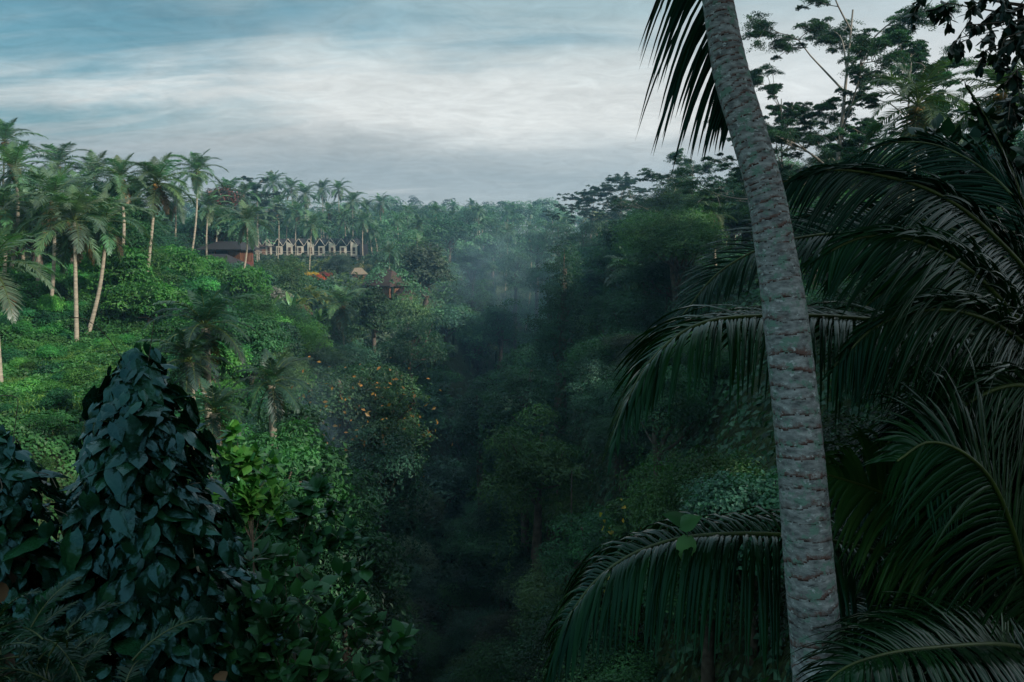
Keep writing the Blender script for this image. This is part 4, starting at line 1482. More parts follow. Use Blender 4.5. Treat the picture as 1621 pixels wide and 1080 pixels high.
MAIN_GROUP = None
mp_pts = [(1300, 1190, 4.6, 100), (1293, 1035, 4.7, 86), (1281, 900, 4.7, 83), (1265, 700, 4.72, 80), (1243, 500, 4.8, 76), (1228, 400, 4.85, 69), (1212, 306, 4.9, 63),
          (1184, 207, 4.95, 61), (1157, 115, 5.0, 60), (1136, 0, 5.05, 51), (1116, -120, 5.1, 46), (1100, -250, 5.15, 50)]
rs = RS(91)
cp = np.array([P(a, b, d) for a, b, d, w in mp_pts])
base = np.array([cp[0][0] + .05, cp[0][1], Hs(cp[0][0], cp[0][1]) - .3])
palm_root = thing('leaning_palm', 'tall leaning palm trunk with ringed, lichen-spotted bark in the foreground', 'palm tree', base)
ctrl = np.concatenate([[base], cp]) - base
n = 900
path = spline(ctrl, n)
arc = np.concatenate([[0], np.cumsum(np.linalg.norm(np.diff(ctrl, axis=0), axis=1))])
rad_c = [mp_pts[0][3] * 1.25 / 2 * 4.7 / FPX] + [w / 2 * d / FPX for a, b, d, w in mp_pts]
rad = np.interp(np.linspace(0, arc[-1], n), arc, rad_c) * .92
sides = 96
s_ = np.linspace(0, arc[-1], n)
th = np.linspace(0, 2 * np.pi, sides, endpoint=False)
# leaf-scar rings: irregular spacing, slightly tilted and wavy
edges = np.cumsum(np.concatenate([rs.uniform(.06, .13, 60), rs.uniform(.035, .065, 300)]) * 1.0)
edges = edges[edges < arc[-1] + .5]
S, TH = np.meshgrid(s_, th, indexing='ij')
warp = .016 * np.sin(TH + S * 2.3) + .009 * np.sin(2 * TH + 7 * np.sin(S * 3)) + .006 * np.sin(5 * TH + S * 17) + .002 * np.sin(11 * TH + S * 31) + .001 * rs.normal(size=(1, sides)).repeat(n, 0)
idx = np.clip(np.searchsorted(edges, S + warp), 1, len(edges) - 1)
fr = (S + warp - edges[idx - 1]) / (edges[idx] - edges[idx - 1])
fr = np.clip(fr, 0, 1)
amp = rs.uniform(.0005, .0032, len(edges))[idx]
ringp = amp * (1 - fr) ** .6 - .0022 * np.exp(-(fr / .10) ** 2)
n2 = .001 * np.sin(TH * 7 + S * 23 + 3 * np.sin(S * 9)) * np.sin(S * 41 + TH * 3) + .0005 * rs.normal(size=S.shape)
Rr = rad[:, None] * (1 + .02 * np.sin(2 * TH + S)) + ringp + n2 - .002
T = nrm(np.gradient(path, axis=0))
A = nrm(np.cross(T, np.array([0, 1., 0])))
B_ = np.cross(T, A)
V = path[:, None, :] + Rr[..., None] * (np.cos(TH)[..., None] * A[:, None, :] + np.sin(TH)[..., None] * B_[:, None, :])
i = np.arange(n - 1)[:, None] * sides
j = np.arange(sides)[None, :]
k = (j + 1) % sides
F = np.stack([i + j, i + k, i + sides + k, i + sides + j], -1).reshape(-1, 4)
MB().add(V, F, (fr[:-1] * .98 + .01).ravel(), 0, True).build('trunk', trunk_mat(), palm_root)
ctop = cp[-1] - base


def near_frond(root, rb, pts, side, color, label=None, **kw):
    """pts: world control points; root at rb"""
    mb = MB()
    kw.setdefault('drj', .12)
    frond_geo(mb, np.array(pts) - rb, side, **kw)
    o = mb.build('frond', [M_dark, M_rachis2], root, color=color)
    if label:
        o['label'] = label
    return o


M_rachis2 = flat_mat('near_rachis', (.05, .08, .012), .4, .4, 6, spec=.5)
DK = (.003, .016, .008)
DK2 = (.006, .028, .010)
# hanging frond beside the top of the trunk
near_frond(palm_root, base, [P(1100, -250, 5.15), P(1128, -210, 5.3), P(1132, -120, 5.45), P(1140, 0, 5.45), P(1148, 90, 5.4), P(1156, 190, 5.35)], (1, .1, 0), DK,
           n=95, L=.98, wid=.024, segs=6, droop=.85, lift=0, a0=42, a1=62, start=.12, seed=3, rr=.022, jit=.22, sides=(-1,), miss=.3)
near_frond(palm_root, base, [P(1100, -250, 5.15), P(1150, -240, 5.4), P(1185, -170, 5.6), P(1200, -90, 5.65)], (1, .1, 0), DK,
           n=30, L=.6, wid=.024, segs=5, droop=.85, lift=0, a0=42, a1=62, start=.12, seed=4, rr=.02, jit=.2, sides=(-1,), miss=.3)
for k in range(11):
    az = k * 2.4 + .5
    e = [70, 45, 20, 55, 10, 30, 65, 0, 40, 15, 50][k]
    R = np.array([[math.cos(az), -math.sin(az), 0], [math.sin(az), math.cos(az), 0], [0, 0, 1]])
    c = arc_curve(e + 15, 70, 4.2, 10) @ R.T + cp[-1]
    if min(c[:, 2]) < cp[-1][2] - 1.0 and abs(c[-1][0] - 1.3) < 3 and c[-1][1] > 4:
        continue
    near_frond(palm_root, base, c, R @ np.array([0, 1., 0]), DK, n=72, L=.9, wid=.031, segs=4, droop=.5, seed=20 + k, rr=.03)

# ------------------------------------------------------------------ FOREGROUND: young palms at the right
def young_palm(label, crown, seed):
    g = Hs(crown[0], crown[1])
    t = thing('young_palm', label, 'palm tree', (crown[0], crown[1], g), 0, None)
    MB().tube([[0, 0, -.4], [.05, 0, (crown[2] - g) * .5], [0, 0, crown[2] - g]], [.22, .19, .16], 16, rough=.1, rs=RS(seed)).build('trunk', M_palmbark, t)
    return t, np.array([crown[0], crown[1], g])


A0 = P(1715, 640, 6.4)
tA, rA = young_palm('young palm at the right edge whose glossy dark fronds arch behind the leaning trunk', A0, 1)
C0 = P(1640, 1030, 5.9)
tC, rC = young_palm('low young palm at the lower right with long hanging leaflets and one yellow midrib', C0, 2)


def PF(lst):
    return [P(a, b, d) for a, b, d in lst]


# F1 reaching left, drooping
near_frond(tA, rA, [A0] + PF([(1600, 555, 6.2), (1480, 520, 6.0), (1340, 503, 5.8), (1210, 500, 5.6), (1110, 512, 5.4), (1040, 560, 5.3), (995, 630, 5.2), (968, 700, 5.15)]),
           (0.15, 1, .2), DK2, n=130, L=1.02, wid=.030, segs=7, droop=.8, lift=.05, a0=30, a1=48, start=.16, seed=51, rr=.028, tint=.6)
# F1b second one, slightly above, ends behind the trunk's left side
near_frond(tA, rA, [A0] + PF([(1600, 480, 6.6), (1480, 400, 6.7), (1350, 370, 6.7), (1230, 385, 6.6), (1140, 430, 6.5), (1080, 500, 6.4)]),
           (0, .8, .6), DK, n=90, L=.85, wid=.026, segs=7, droop=.35, lift=.1, a0=35, a1=55, start=.16, seed=52, rr=.02)
FS = [  # points, side, colour, L, droop, a0, a1, seed
    ([(1650, 470, 5.9), (1570, 370, 5.6), (1480, 305, 5.4), (1380, 275, 5.3), (1300, 270, 5.2), (1235, 290, 5.2)], (.1, .45, .9), DK, 1.15, .42, 38, 58, 53),
    ([(1640, 540, 5.6), (1550, 440, 5.3), (1460, 385, 5.1), (1370, 375, 5.05), (1290, 410, 5.0)], (.2, .4, .9), DK2, 1.2, .4, 36, 58, 54),
    ([(1650, 570, 5.6), (1570, 510, 5.2), (1480, 490, 5.0), (1390, 515, 4.95), (1320, 580, 4.9)], (.2, .35, .95), DK2, 1.15, .42, 36, 56, 55),
    ([(1660, 620, 5.3), (1600, 610, 5.0), (1530, 640, 4.9), (1460, 710, 4.85), (1410, 810, 4.8)], (.5, .3, .8), DK2, 1.1, .4, 32, 52, 56),
    ([(1680, 660, 5.6), (1640, 690, 5.4), (1600, 760, 5.3), (1570, 860, 5.2), (1550, 960, 5.2)], (.95, .3, .25), DK, 1.1, .35, 24, 46, 60),
    ([(1670, 500, 6.9), (1580, 400, 7.2), (1470, 350, 7.4), (1350, 330, 7.5), (1260, 345, 7.6)], (.1, .5, .85), DK, 1.25, .4, 34, 56, 59),
    ([(1690, 500, 7.5), (1610, 320, 8.2), (1510, 240, 8.6), (1420, 225, 8.8), (1350, 250, 9)], (.1, .5, .85), DK, 1.25, .4, 34, 56, 62),
    ([(1700, 560, 8.0), (1620, 470, 8.2), (1520, 430, 8.4), (1420, 450, 8.6), (1330, 520, 8.8)], (.2, .4, .9), DK, 1.4, .45, 34, 56, 64),
    ([(1700, 700, 8.0), (1620, 680, 8.0), (1530, 710, 8.0), (1450, 790, 8.0), (1400, 900, 8.0)], (.4, .35, .85), DK, 1.4, .45, 30, 52, 65),
    ([(1680, 600, 6.6), (1580, 590, 6.6), (1480, 640, 6.6), (1390, 720, 6.6), (1340, 820, 6.6)], (.4, .4, .8), DK, 1.2, .4, 32, 52, 63),
    ([(1690, 560, 6.0), (1650, 420, 5.8), (1605, 280, 5.7), (1562, 190, 5.7), (1530, 135, 5.7)], (1, .3, 0), DK, .22, .1, 70, 82, 57),
]
for (pp, sd_, cc, LL, dr_, a0_, a1_, se) in FS:
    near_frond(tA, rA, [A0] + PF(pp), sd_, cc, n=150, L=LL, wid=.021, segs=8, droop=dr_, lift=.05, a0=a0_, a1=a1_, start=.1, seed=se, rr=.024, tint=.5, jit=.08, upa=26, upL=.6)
# palm C
near_frond(tC, rC, [C0] + PF([(1560, 960, 5.7), (1430, 890, 5.6), (1310, 856, 5.55), (1180, 845, 5.5), (1060, 856, 5.5), (965, 900, 5.45), (900, 980, 5.4), (866, 1085, 5.4)]),
           (.05, 1, .1), DK2, n=139, L=1.12, wid=.034, segs=7, droop=1.5, lift=.3, a0=12, a1=30, start=.12, seed=71, rr=.026, jit=.08, tint=.5,
           label='long frond arching left with leaflets hanging straight down')
near_frond(tC, rC, [C0] + PF([(1600, 960, 5.5), (1540, 890, 5.3), (1460, 820, 5.2), (1390, 778, 5.15), (1312, 752, 5.1)]),
           (.3, .35, .9), (.016, .05, .012), n=121, L=1.0, wid=.034, segs=7, droop=.6, lift=.25, a0=25, a1=45, start=.1, seed=72, rr=.022, tint=.6)
near_frond(tC, rC, [C0] + PF([(1580, 1020, 4.9), (1480, 1025, 4.4), (1400, 1036, 4.15), (1330, 1062, 4.0), (1280, 1115, 3.95)]),
           (.2, 1, .1), DK2, n=116, L=.75, wid=.034, segs=6, droop=.8, lift=.3, a0=20, a1=50, start=.1, seed=73, rr=.02)
near_frond(tC, rC, [C0] + PF([(1620, 900, 5.2), (1580, 780, 4.9), (1530, 720, 4.7), (1470, 700, 4.6), (1420, 730, 4.5)]),
           (.5, .3, .8), DK2, n=101, L=1.05, wid=.034, segs=7, droop=.5, lift=.2, a0=28, a1=48, start=.1, seed=74, rr=.024, tint=.6)
near_frond(tC, rC, [C0] + PF([(1560, 1010, 6.3), (1440, 980, 6.6), (1340, 990, 6.8), (1260, 1040, 7.0)]),
           (.1, 1, 0), DK, n=101, L=1.0, wid=.018, segs=6, droop=.9, lift=.2, a0=20, a1=40, start=.1, seed=76, rr=.024)
near_frond(tC, rC, [C0] + PF([(1570, 1040, 5.0), (1500, 1080, 4.6), (1430, 1140, 4.4)]),
           (.3, 1, 0), DK, n=72, L=.8, wid=.034, segs=6, droop=.5, lift=.3, a0=20, a1=45, start=.1, seed=77, rr=.02)

# vine leaves lying on the long frond
rs = RS(95)
c = P(1085, 850, 5.35)
t = thing('vine_sprig', 'two broad green vine leaves lying on the drooping frond left of the trunk', 'vine', c)
mb = MB()
HEART = [.30, .86, 1.0, .93, .76, .5, .22, .02]
blades(mb, [[.0, -.06, .02], [-.05, -.05, .10], [.02, 0, .1]], np.array([[-.15, -.3, -1], [.9, -.2, .55], [-.9, -.2, .5]]), np.array([[0, -1, .4], [0, -.6, 1], [0, -.6, 1]]),
       np.array([.19, .16, .2]), .07, HEART, rs, 8, 5, lobe=.1, ripple=.02, tint=np.array([.9, .6, .2]))
mb.tube([[0, 0, .12], [.0, -.03, .06], [0, -.06, .02]], .004, 5)
vo = mb.build('leaf_spray', M_gloss, t, color=(.05, .16, .05))


# ------------------------------------------------------------------ FOREGROUND: heart-leaf vines on tree stumps
def heart_mound(label, top, height, prof_px, d, seed, count, xoff=None, lmin=.16, lmax=.29):
    rs = RS(seed)
    g = Hs(top[0], top[1])
    t = thing('vine_covered_tree', label, 'tree', (top[0], top[1], g))
    rel = top[2] - g
    MB().tube([[0, 0, -.5], [.1, 0, rel * .5], [0, 0, rel - .5]], [.28, .22, .1], 10).build('trunk', M_bark, t)
    mb = MB()
    n = count
    s = rs.rand(n) ** .75
    az = rs.uniform(-math.pi, math.pi, n)
    ss = np.linspace(0, 1, len(prof_px))
    R = np.interp(s, ss, np.array(prof_px)) * d / FPX
    lob = 1 + .16 * np.sin(3 * az + 5 * s + seed) + .09 * np.sin(7 * az - 9 * s) + .06 * np.sin(13 * az + 21 * s)
    R = R * lob
    off = np.interp(s, ss, xoff if xoff is not None else np.zeros(len(prof_px))) * d / FPX
    inner = rs.rand(n) < .28
    R = np.where(inner, R * rs.uniform(.5, .85, n), R * rs.uniform(.8, 1.17, n))
    out = np.stack([np.cos(az), np.sin(az), np.zeros(n)], 1)
    C = out * R[:, None] + np.stack([off, np.zeros(n), rel - s * height], 1)
    ph = np.radians(rs.uniform(0, 68, n))
    az2 = az + rs.normal(size=n) * .35
    o2 = np.stack([np.cos(az2), np.sin(az2), np.zeros(n)], 1)
    D = o2 * np.cos(ph)[:, None] + np.array([0, 0, -1.]) * np.sin(ph)[:, None] + rs.normal(size=(n, 3)) * .24
    N = o2 * np.sin(ph)[:, None] + np.array([0, 0, 1.]) * np.cos(ph)[:, None] + rs.normal(size=(n, 3)) * .22
    ln = rs.uniform(lmin, lmax, n) * np.interp(s, [0, .15, 1], [.8, 1, 1.05])
    ln = ln * np.exp(.28 * rs.normal(size=n)) * np.where(rs.rand(n) < .25, .6, 1)
    blades(mb, C - D * .12, D, N, ln, ln * .37, HEART, rs, 10, 9, curl=.62, foldv=.6, lobe=.16, ripple=.035, tint=rs.rand(n) ** 1.5)
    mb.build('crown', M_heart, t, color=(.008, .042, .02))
    # a few withered leaves and loose stems
    for q in rs.permutation(n)[:3]:
        m2 = MB()
        blades(m2, C[q:q + 1] + out[q:q + 1] * .05, D[q:q + 1], N[q:q + 1], .2, .07, HEART, rs, 8, 5, lobe=.15, ripple=.03)
        m2.build('withered_leaf', M_dry, t)
    m3 = MB()
    for k in range(16):
        q = rs.randint(n)
        a = C[q]
        b = a + out[q] * rs.uniform(.1, .35) + np.array([0, 0, rs.uniform(-.3, .35)])
        m3.tube(spline([a, (a + b) / 2 + rs.normal(size=3) * .06, b], 8), .004, 4)
    for k in range(2):
        a = np.array([-.1 + .25 * k, -.1, rel - .05])
        m3.tube(spline([a, a + [-.15 + .2 * k, 0, .25], a + [-.35 + .42 * k, 0, .42], a + [-.5 + .42 * k, 0, .44]], 12), .004, 4)
    m3.build('tendrils', M_bark, t)
    return t


top1 = P(218, 562, 8.0)
heart_mound('tree smothered in big dark heart-shaped leaves, tapering to a point at lower left', top1, 5.4, [24, 66, 90, 106, 128, 146, 160, 178, 192, 202, 210], 8.0, 5, 4200,
            xoff=[0, -4, -8, -8, -10, 0, 2, 4, 6, 8, 10])
top2 = P(5, 688, 7.4)
heart_mound('second tree smothered in heart-shaped leaves, cut off by the left edge', top2, 4.2, [15, 55, 72, 84, 90, 95, 100, 105], 7.4, 6, 1700, lmin=.14, lmax=.25)


# ------------------------------------------------------------------ FOREGROUND: other shrubs
def spray_shrub(name, label, basep, tips, col, seed, leaf=.2, per=16, width=.33, up=.35, mat=None, brk=.012, prof=(.05, .55, .95, 1, .8, .4, .03)):
    rs = RS(seed)
    basep = np.array(basep)
    g = Hs(basep[0], basep[1])
    t = thing(name, label, 'shrub', (basep[0], basep[1], g))
    z0 = basep[2] - g
    st, lf = MB(), MB()
    st.tube([[0, 0, -.3], [0, 0, max(.2, z0)]], [brk * 2.5, brk * 1.5], 7)
    for tp in tips:
        e = np.array(tp) - np.array([basep[0], basep[1], g])
        s = np.array([0, 0, max(.2, z0)])
        m = (s + e) / 2 + rs.normal(size=3) * .12 + np.array([0, 0, .12])
        br = spline([s, m, e], 14)
        st.tube(br, np.linspace(brk, brk * .3, 14), 5)
        for q in range(5):
            k = rs.randint(6, 14) if q else 13
            a = br[k]
            dd = nrm(rs.normal(size=3) * np.array([1, 1, .5]) + nrm(e - s) + np.array([0, 0, up]))
            l2 = rs.uniform(.12, .4)
            b = a + dd * l2
            st.tube([a, (a + b) / 2, b], brk * .3, 4)
            n = per
            f = rs.rand(n)
            B = a + dd * (l2 * f)[:, None]
            D = nrm(rs.normal(size=(n, 3)) + dd * .8 + np.array([0, 0, up * .6]))
            N = np.array([0, -.2, 1.]) + rs.normal(size=(n, 3)) * .35
            ln = leaf * rs.uniform(.6, 1.2, n)
            blades(lf, B, D, N, ln, ln * width, prof, rs, 7, 3, curl=.45, foldv=.5, tint=rs.rand(n))
    st.build('branch_frame', M_bark, t)
    lf.build('foliage', mat or M_gloss, t, color=col)
    return t


spray_shrub('glossy_shrub', 'glossy oval-leafed shrub reaching right from the foot of the vine-covered tree', P(455, 1180, 8.6),
            PF([(632, 1014, 8.6), (590, 1000, 8.4), (545, 975, 8.4), (568, 905, 9.2), (530, 915, 9.0), (450, 890, 8.8), (400, 890, 8.8), (420, 940, 8.3), (480, 960, 8.3), (500, 1020, 8.2),
                (560, 1060, 8.2), (440, 1010, 8.1), (600, 1075, 8.3), (380, 960, 8.2), (520, 1075, 8.0), (460, 1070, 7.9), (400, 1040, 8)]), (.02, .075, .028), 15, leaf=.2, per=10)
spray_shrub('leafy_sapling', 'lime green star-leafed sapling catching light right of the vine-covered tree', P(400, 860, 17),
            PF([(375, 690, 17), (400, 730, 17), (380, 770, 16.8), (420, 760, 17.2), (360, 720, 17), (440, 790, 17.3), (395, 800, 16.8), (350, 780, 16.9), (430, 730, 17.6)]), (.045, .16, .03), 16, leaf=.3, per=12, up=.6)
spray_shrub('leafy_sapling', 'darker broad-leafed sapling below the lime green one', P(470, 900, 19),
            PF([(500, 780, 19), (480, 820, 19), (530, 800, 19.4), (550, 850, 19.2), (440, 830, 18.8), (500, 870, 18.8)]), (.025, .09, .04), 17, leaf=.34, per=12, up=.4)
rs = RS(18)
def fern_shrub(label, c, spread, n, col, seed, L=.9):
    rs = RS(seed)
    g = Hs(c[0], c[1])
    t = thing('fern_shrub', label, 'fern', (c[0], c[1], g))
    rel = np.array([0, 0, c[2] - g])
    MB().tube([[0, 0, -.3], [0.02, 0, rel[2] * .5], rel], [.08, .06, .05], 8).build('stem', M_bark, t)
    mb = MB()
    for k in range(n):
        az = k * 2.4
        e = rs.uniform(10, 70)
        R = np.array([[math.cos(az), -math.sin(az), 0], [math.sin(az), math.cos(az), 0], [0, 0, 1]])
        s0 = rel + np.array([rs.normal() * spread * .3, rs.normal() * spread * .3, rs.uniform(-.5, .1)])
        frond_geo(mb, arc_curve(e, 60, L * rs.uniform(.7, 1.1), 8) @ R.T + s0, R @ np.array([0, 1., 0]), n=34, L=.13, wid=.018, segs=3, droop=.25, seed=seed * 50 + k, rr=.006, fold=False, rsd=4)
    mb.build('foliage', [M_gloss, M_rachis2], t, color=col)


fern_shrub('feathery dark green fern in the bottom left corner', P(10, 1040, 5.6), .8, 46, (.005, .03, .012), 21, L=.6)
fern_shrub('feathery fern low between the corner fern and the vine-covered tree', P(95, 1095, 5.8), .5, 26, (.004, .026, .012), 22, L=.4)
fern_shrub('pale green fern crown with long arching leaves on the dark right bank', P(905, 745, hit(905, 752, 34, .5, 1.6)), .3, 12, (.05, .14, .06), 23, L=1.5)

# overhanging branch, upper right
spray_shrub('overhanging_tree', 'overhanging branch with drooping pointed leaves in silhouette at the top right corner', P(1800, 60, 6.6),
            PF([(1530, 40, 6.2), (1560, 80, 6.0), (1590, 60, 5.8), (1500, 5, 6.3), (1460, -10, 6.4), (1610, 110, 5.8), (1600, 20, 6.2), (1560, 0, 6.4), (1620, 60, 5.6), (1540, -30, 6), (1640, 150, 5.9),
                (1580, -20, 5.8), (1600, 150, 6.4), (1520, 60, 6.6), (1650, 30, 5.5)]), (.006, .016, .012), 24, leaf=.095, per=16, width=.26, up=-1.6, brk=.014)
spray_shrub('broad_leafed_shrub', 'dark shrub with splayed oval leaves at the right edge above the young palm', P(1620, 420, 13),
            PF([(1450, 240, 13), (1480, 225, 13), (1510, 235, 13), (1550, 220, 13), (1590, 225, 13), (1620, 250, 12.6), (1500, 270, 12.8), (1540, 280, 12.8), (1590, 290, 12.6), (1620, 310, 12.6),
                (1560, 190, 13.4), (1610, 180, 13.4)]), (.012, .035, .022), 25, leaf=.30, per=10, up=.3)

# big trees on the near right bank, most of them just outside the frame (they shade the foreground)
rs = RS(101)
for i, (x, y, s, lab) in enumerate([(18, -5, 1.6, 'big shade tree behind the viewer on the right'), (13, -11, 1.5, 'shade tree furthest back on the right'),
                                    (21, 20, 1.25, 'dark tree filling the right edge behind the young palm'), (14, -3, 1.35, 'shade tree closest to the viewer on the right'),
                                    (27, 29, 1.1, 'dark tree behind the splayed oval leaves at the right edge'), (24, -14, 1.7, 'tallest shade tree on the near right bank'),
                                    (22, 3, 1.35, 'shade tree out of sight beyond the young palm')]):
    pr = FINE[[5, 3, 0, 1, 4, 5, 1][i]]
    place_tree(pr, x, y, Hs(x, y), s, i * 1.3, (.03, .06, .035), 'shade_tree', lab, 'tree', None)

for i, (px, py, d, sc, lab) in enumerate([(1600, 470, 12.5, .55, 'black-green thicket behind the upper fronds at the right edge'), (1520, 760, 11, .5, 'black-green thicket behind the lower right fronds'),
                                       (1660, 780, 9.5, .5, 'black-green thicket at the lower right edge'), (1420, 900, 13, .45, 'dark thicket below the yellow midrib frond')]):
    c = P(px, py, d)
    pr = FINE[[5, 0, 3, 5][i]]
    place_tree(pr, c[0], c[1], c[2] - pr[3] * sc * .75, sc, i * 1.7, (.012, .03, .018), 'dark_thicket', lab, 'thicket', None)

# ------------------------------------------------------------------ haze and mist
def vol_mat(name, dens, col=(.62, .80, 1.0), noise=False, aniso=.2, ell=None):
    m, nt, N, L = new_mat(name)
    out = N.new('ShaderNodeOutputMaterial')
    vs = N.new('ShaderNodeVolumeScatter')
    vs.inputs['Color'].default_value = (*col, 1)
    vs.inputs['Anisotropy'].default_value = aniso
    vs.inputs['Density'].default_value = dens
    if noise:
        tc = N.new('ShaderNodeTexCoord')
        ln = N.new('ShaderNodeVectorMath'); ln.operation = 'LENGTH'
        L.new(tc.outputs['Object'], ln.inputs[0])
        fal = N.new('ShaderNodeMapRange'); fal.interpolation_type = 'SMOOTHSTEP'
        L.new(ln.outputs['Value'], fal.inputs['Value'])
        fal.inputs['From Min'].default_value = 1.0; fal.inputs['From Max'].default_value = .1
        fal.inputs['To Min'].default_value = 0; fal.inputs['To Max'].default_value = 1
        no = N.new('ShaderNodeTexNoise'); no.inputs['Scale'].default_value = 2.8; no.inputs['Detail'].default_value = 4; no.inputs['Distortion'].default_value = .8
        L.new(tc.outputs['Object'], no.inputs['Vector'])
        mr = N.new('ShaderNodeMapRange')
        L.new(no.outputs['Fac'], mr.inputs['Value'])
        mr.inputs['From Min'].default_value = .42; mr.inputs['From Max'].default_value = .62
        mr.inputs['To Max'].default_value = 1.6
        mu = N.new('ShaderNodeMath'); mu.operation = 'MULTIPLY'
        L.new(fal.outputs[0], mu.inputs[0]); L.new(mr.outputs[0], mu.inputs[1])
        m2 = N.new('ShaderNodeMath'); m2.operation = 'MULTIPLY'; m2.inputs[1].default_value = dens
        L.new(mu.outputs[0], m2.inputs[0])
        L.new(m2.outputs[0], vs.inputs['Density'])
    L.new(vs.outputs[0], out.inputs['Volume'])
    return m


HAZE = .00065
hz = MB().box((0, 330, -6), (900, 620, 74)).build('haze', vol_mat('haze', HAZE, col=(.36, .72, 1.0)))
tag(hz, 'thin blue morning haze filling the valley', 'haze', kind='stuff')


def mist(label, c, r, dens, seed):
    bm_v = []
    th = np.linspace(0, np.pi, 13)
    mb = MB()
    pts = np.stack([np.zeros(13), np.zeros(13), -np.cos(th)], 1)
    mb.tube(pts, np.sin(th) + .001, 20, cap=False)
    o = mb.build('mist', vol_mat('mist_%d' % seed, dens, noise=True, col=(.5, .8, 1.0)), None, c)
    o.scale = r
    o.rotation_euler = (0, 0, seed)
    tag(o, label, 'mist', kind='stuff')


mist('pale blue mist hanging at the head of the valley', P(828, 448, 205), (38, 38, 19), .012, 1)
mist('mist drifting down before the vine-draped trees on the right', P(925, 520, 120), (12, 20, 12), .006, 2)
mist('faint mist patch over the left bank below the weeping palm', P(485, 680, 46), (4.5, 7, 5), .03, 3)

# ------------------------------------------------------------------ light and sky
SUN = nrm(np.array([.76, -.46, .50]))
elev = math.asin(SUN[2])
az = math.atan2(SUN[0], SUN[1])
sd = bpy.data.lights.new('sun', 'SUN')
sd.energy = 4.2
sd.angle = math.radians(3)
sd.color = (1, .95, .86)
so = bpy.data.objects.new('sun', sd)
COL.objects.link(so)
so.rotation_euler = Vector([float(v) for v in SUN]).to_track_quat('Z', 'Y').to_euler()

w = bpy.data.worlds.new('World')
scene.world = w
w.use_nodes = True
nt = w.node_tree
N, L = nt.nodes, nt.links
N.clear()
out = N.new('ShaderNodeOutputWorld')
sky = N.new('ShaderNodeTexSky')
sky.sky_type = 'NISHITA'
sky.sun_disc = False
sky.sun_elevation = elev
sky.sun_rotation = az
sky.air_density = 1.2
sky.dust_density = 1.5
tc = N.new('ShaderNodeTexCoord')
sx = N.new('ShaderNodeSeparateXYZ')
L.new(tc.outputs['Generated'], sx.inputs[0])


def M(op, a, b=None, c=None):
    n = N.new('ShaderNodeMath'); n.operation = op
    for k, v in enumerate((a, b, c)):
        if v is None:
            continue
        if isinstance(v, (int, float)):
            n.inputs[k].default_value = v
        else:
            L.new(v, n.inputs[k])
    return n.outputs[0]


def NZ(vec, scale, det=6, rough=.55, dist=0.0):
    n = N.new('ShaderNodeTexNoise')
    n.inputs['Scale'].default_value = scale; n.inputs['Detail'].default_value = det
    n.inputs['Roughness'].default_value = rough; n.inputs['Distortion'].default_value = dist
    L.new(vec, n.inputs['Vector'])
    return n.outputs['Fac']


def RAMP(f, stops):
    r = N.new('ShaderNodeValToRGB')
    e = r.color_ramp.elements
    e[0].position, e[0].color = stops[0][0], (*stops[0][1], 1)
    e[1].position, e[1].color = stops[-1][0], (*stops[-1][1], 1)
    for p, c in stops[1:-1]:
        q = e.new(p); q.color = (*c, 1)
    L.new(f, r.inputs['Fac'])
    return r.outputs['Color']


def MIX(f, a, b, mode='MIX'):
    x = N.new('ShaderNodeMix'); x.data_type = 'RGBA'; x.blend_type = mode
    for s, v in (('Factor', f), ('A', a), ('B', b)):
        if isinstance(v, (tuple,)):
            x.inputs[s].default_value = v if len(v) == 4 else (*v, 1)
        elif isinstance(v, (int, float)):
            x.inputs[s].default_value = v
        else:
            L.new(v, x.inputs[s])
    return x.outputs['Result']


zz = M('ADD', sx.outputs['Z'], .16)
cb = N.new('ShaderNodeCombineXYZ')
L.new(M('DIVIDE', sx.outputs['X'], zz), cb.inputs[0])
L.new(M('DIVIDE', sx.outputs['Y'], zz), cb.inputs[1])
mpn = N.new('ShaderNodeMapping')
mpn.inputs['Rotation'].default_value = (0, 0, math.radians(-48))
mpn.inputs['Scale'].default_value = (.7, 1.25, 1)
L.new(cb.outputs[0], mpn.inputs['Vector'])
n_big = NZ(mpn.outputs[0], .9, 5, .5, .6)
n_mid = NZ(mpn.outputs[0], 2.4, 8, .6, .8)
mp2 = N.new('ShaderNodeMapping')
mp2.inputs['Rotation'].default_value = (0, 0, math.radians(52))
mp2.inputs['Scale'].default_value = (.5, 1.9, 1)
mp2.inputs['Location'].default_value = (3.1, 1.7, 0)
L.new(cb.outputs[0], mp2.inputs['Vector'])
n_str = NZ(mp2.outputs[0], 1.3, 9, .6, 1.2)
mp3 = N.new('ShaderNodeMapping')
mp3.inputs['Scale'].default_value = (2.2, 2.2, 8)
L.new(tc.outputs['Generated'], mp3.inputs['Vector'])
n_low = NZ(mp3.outputs[0], 1.5, 7, .55, .7)
# elevation with warping
t_ = M('ADD', sx.outputs['Z'], M('MULTIPLY', M('SUBTRACT', n_mid, .5), .05))
t_ = M('ADD', t_, M('MULTIPLY', M('SUBTRACT', n_low, .5), .05))
cloud = RAMP(t_, [(0.0, (.30, .38, .42)), (.055, (.30, .38, .43)), (.085, (.28, .36, .41)), (.12, (.34, .40, .43)), (.155, (.54, .585, .595)), (.19, (.56, .61, .62)),
                  (.225, (.46, .53, .55)), (.27, (.29, .40, .44)), (.36, (.30, .43, .49)), (.6, (.34, .47, .53)), (1.0, (.38, .50, .56))])
skyc = MIX(1.0, sky.outputs[0], (.055, .10, .105, 1), 'MULTIPLY')
blue = MIX(.8, skyc, (.08, .205, .27, 1))
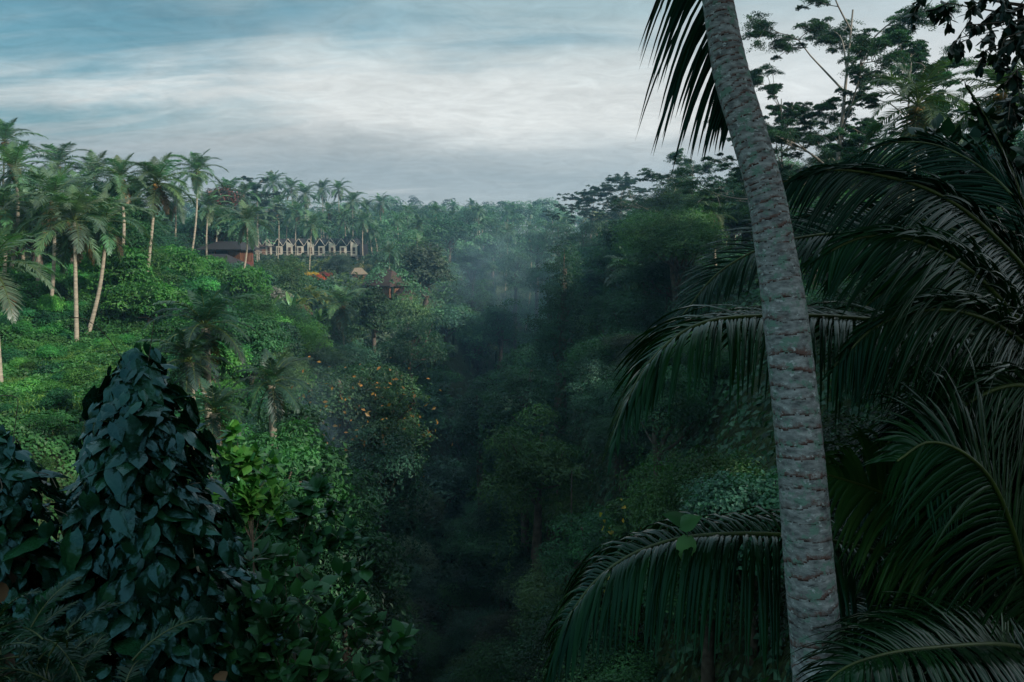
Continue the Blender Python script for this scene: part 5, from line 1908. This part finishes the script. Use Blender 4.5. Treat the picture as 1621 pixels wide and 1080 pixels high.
# how much blue shows: high up, left side, modulated
xl = M('MULTIPLY_ADD', sx.outputs['X'], -1.7, -.12)
cov = M('ADD', M('MULTIPLY', M('SUBTRACT', sx.outputs['Z'], .205), 6.5), xl)
cov = M('ADD', cov, M('MULTIPLY', M('SUBTRACT', n_big, .5), 3.6))
cov = M('ADD', cov, M('MULTIPLY', M('SUBTRACT', n_str, .5), 2.2))
mr = N.new('ShaderNodeMapRange'); mr.interpolation_type = 'SMOOTHSTEP'
L.new(cov, mr.inputs['Value'])
mr.inputs['From Min'].default_value = .0; mr.inputs['From Max'].default_value = 1.3
mr.inputs['To Max'].default_value = .95
high = M('SUBTRACT', 1.0, M('MULTIPLY', M('MINIMUM', M('MAXIMUM', M('SUBTRACT', sx.outputs['Z'], .34), 0.0), .25), 3.2))
col = MIX(M('MULTIPLY', mr.outputs[0], high), cloud, blue)
# streaks: darker and lighter wisps
dk = N.new('ShaderNodeMapRange'); L.new(n_low, dk.inputs['Value'])
dk.inputs['From Min'].default_value = .35; dk.inputs['From Max'].default_value = .7
dk.inputs['To Min'].default_value = .88; dk.inputs['To Max'].default_value = 1.12
col = MIX(1.0, col, dk.outputs[0], 'MULTIPLY')
mp4 = N.new('ShaderNodeMapping')
mp4.inputs['Scale'].default_value = (1.6, 2.4, 1)
mp4.inputs['Rotation'].default_value = (0, 0, math.radians(-35))
L.new(cb.outputs[0], mp4.inputs['Vector'])
n_fin = NZ(mp4.outputs[0], 3.5, 12, .68, 1.5)
fn = N.new('ShaderNodeMapRange'); L.new(n_fin, fn.inputs['Value'])
fn.inputs['From Min'].default_value = .3; fn.inputs['From Max'].default_value = .7
fn.inputs['To Min'].default_value = .88; fn.inputs['To Max'].default_value = 1.1
col = MIX(1.0, col, fn.outputs[0], 'MULTIPLY')
wsp = N.new('ShaderNodeMapRange'); wsp.interpolation_type = 'SMOOTHSTEP'; L.new(n_str, wsp.inputs['Value'])
wsp.inputs['From Min'].default_value = .55; wsp.inputs['From Max'].default_value = .75
wsp.inputs['To Max'].default_value = .3
col = MIX(wsp.outputs[0], col, (.55, .60, .62, 1))
# warm pale glow low to the right where the sun is
gx = M('MULTIPLY', M('MAXIMUM', M('SUBTRACT', sx.outputs['X'], .12), 0.0), 1.3)
col = MIX(M('MINIMUM', gx, .5), col, (.50, .55, .59, 1))
bg = N.new('ShaderNodeBackground')
L.new(col, bg.inputs['Color'])
bg.inputs['Strength'].default_value = 1.3
L.new(bg.outputs[0], out.inputs['Surface'])

# ------------------------------------------------------------------ render settings
scene.render.engine = 'CYCLES'
scene.view_settings.view_transform = 'Standard'
scene.view_settings.look = 'None'
scene.view_settings.exposure = 0
scene.view_settings.gamma = 1
cy = scene.cycles
cy.use_denoising = True
cy.denoiser = 'OPENIMAGEDENOISE'
cy.max_bounces = 6
cy.diffuse_bounces = 3
cy.glossy_bounces = 2
cy.transmission_bounces = 3
cy.volume_bounces = 0
cy.transparent_max_bounces = 8
cy.volume_step_rate = 2.0
cy.volume_max_steps = 128
cy.use_light_tree = False
cy.sample_clamp_indirect = 3
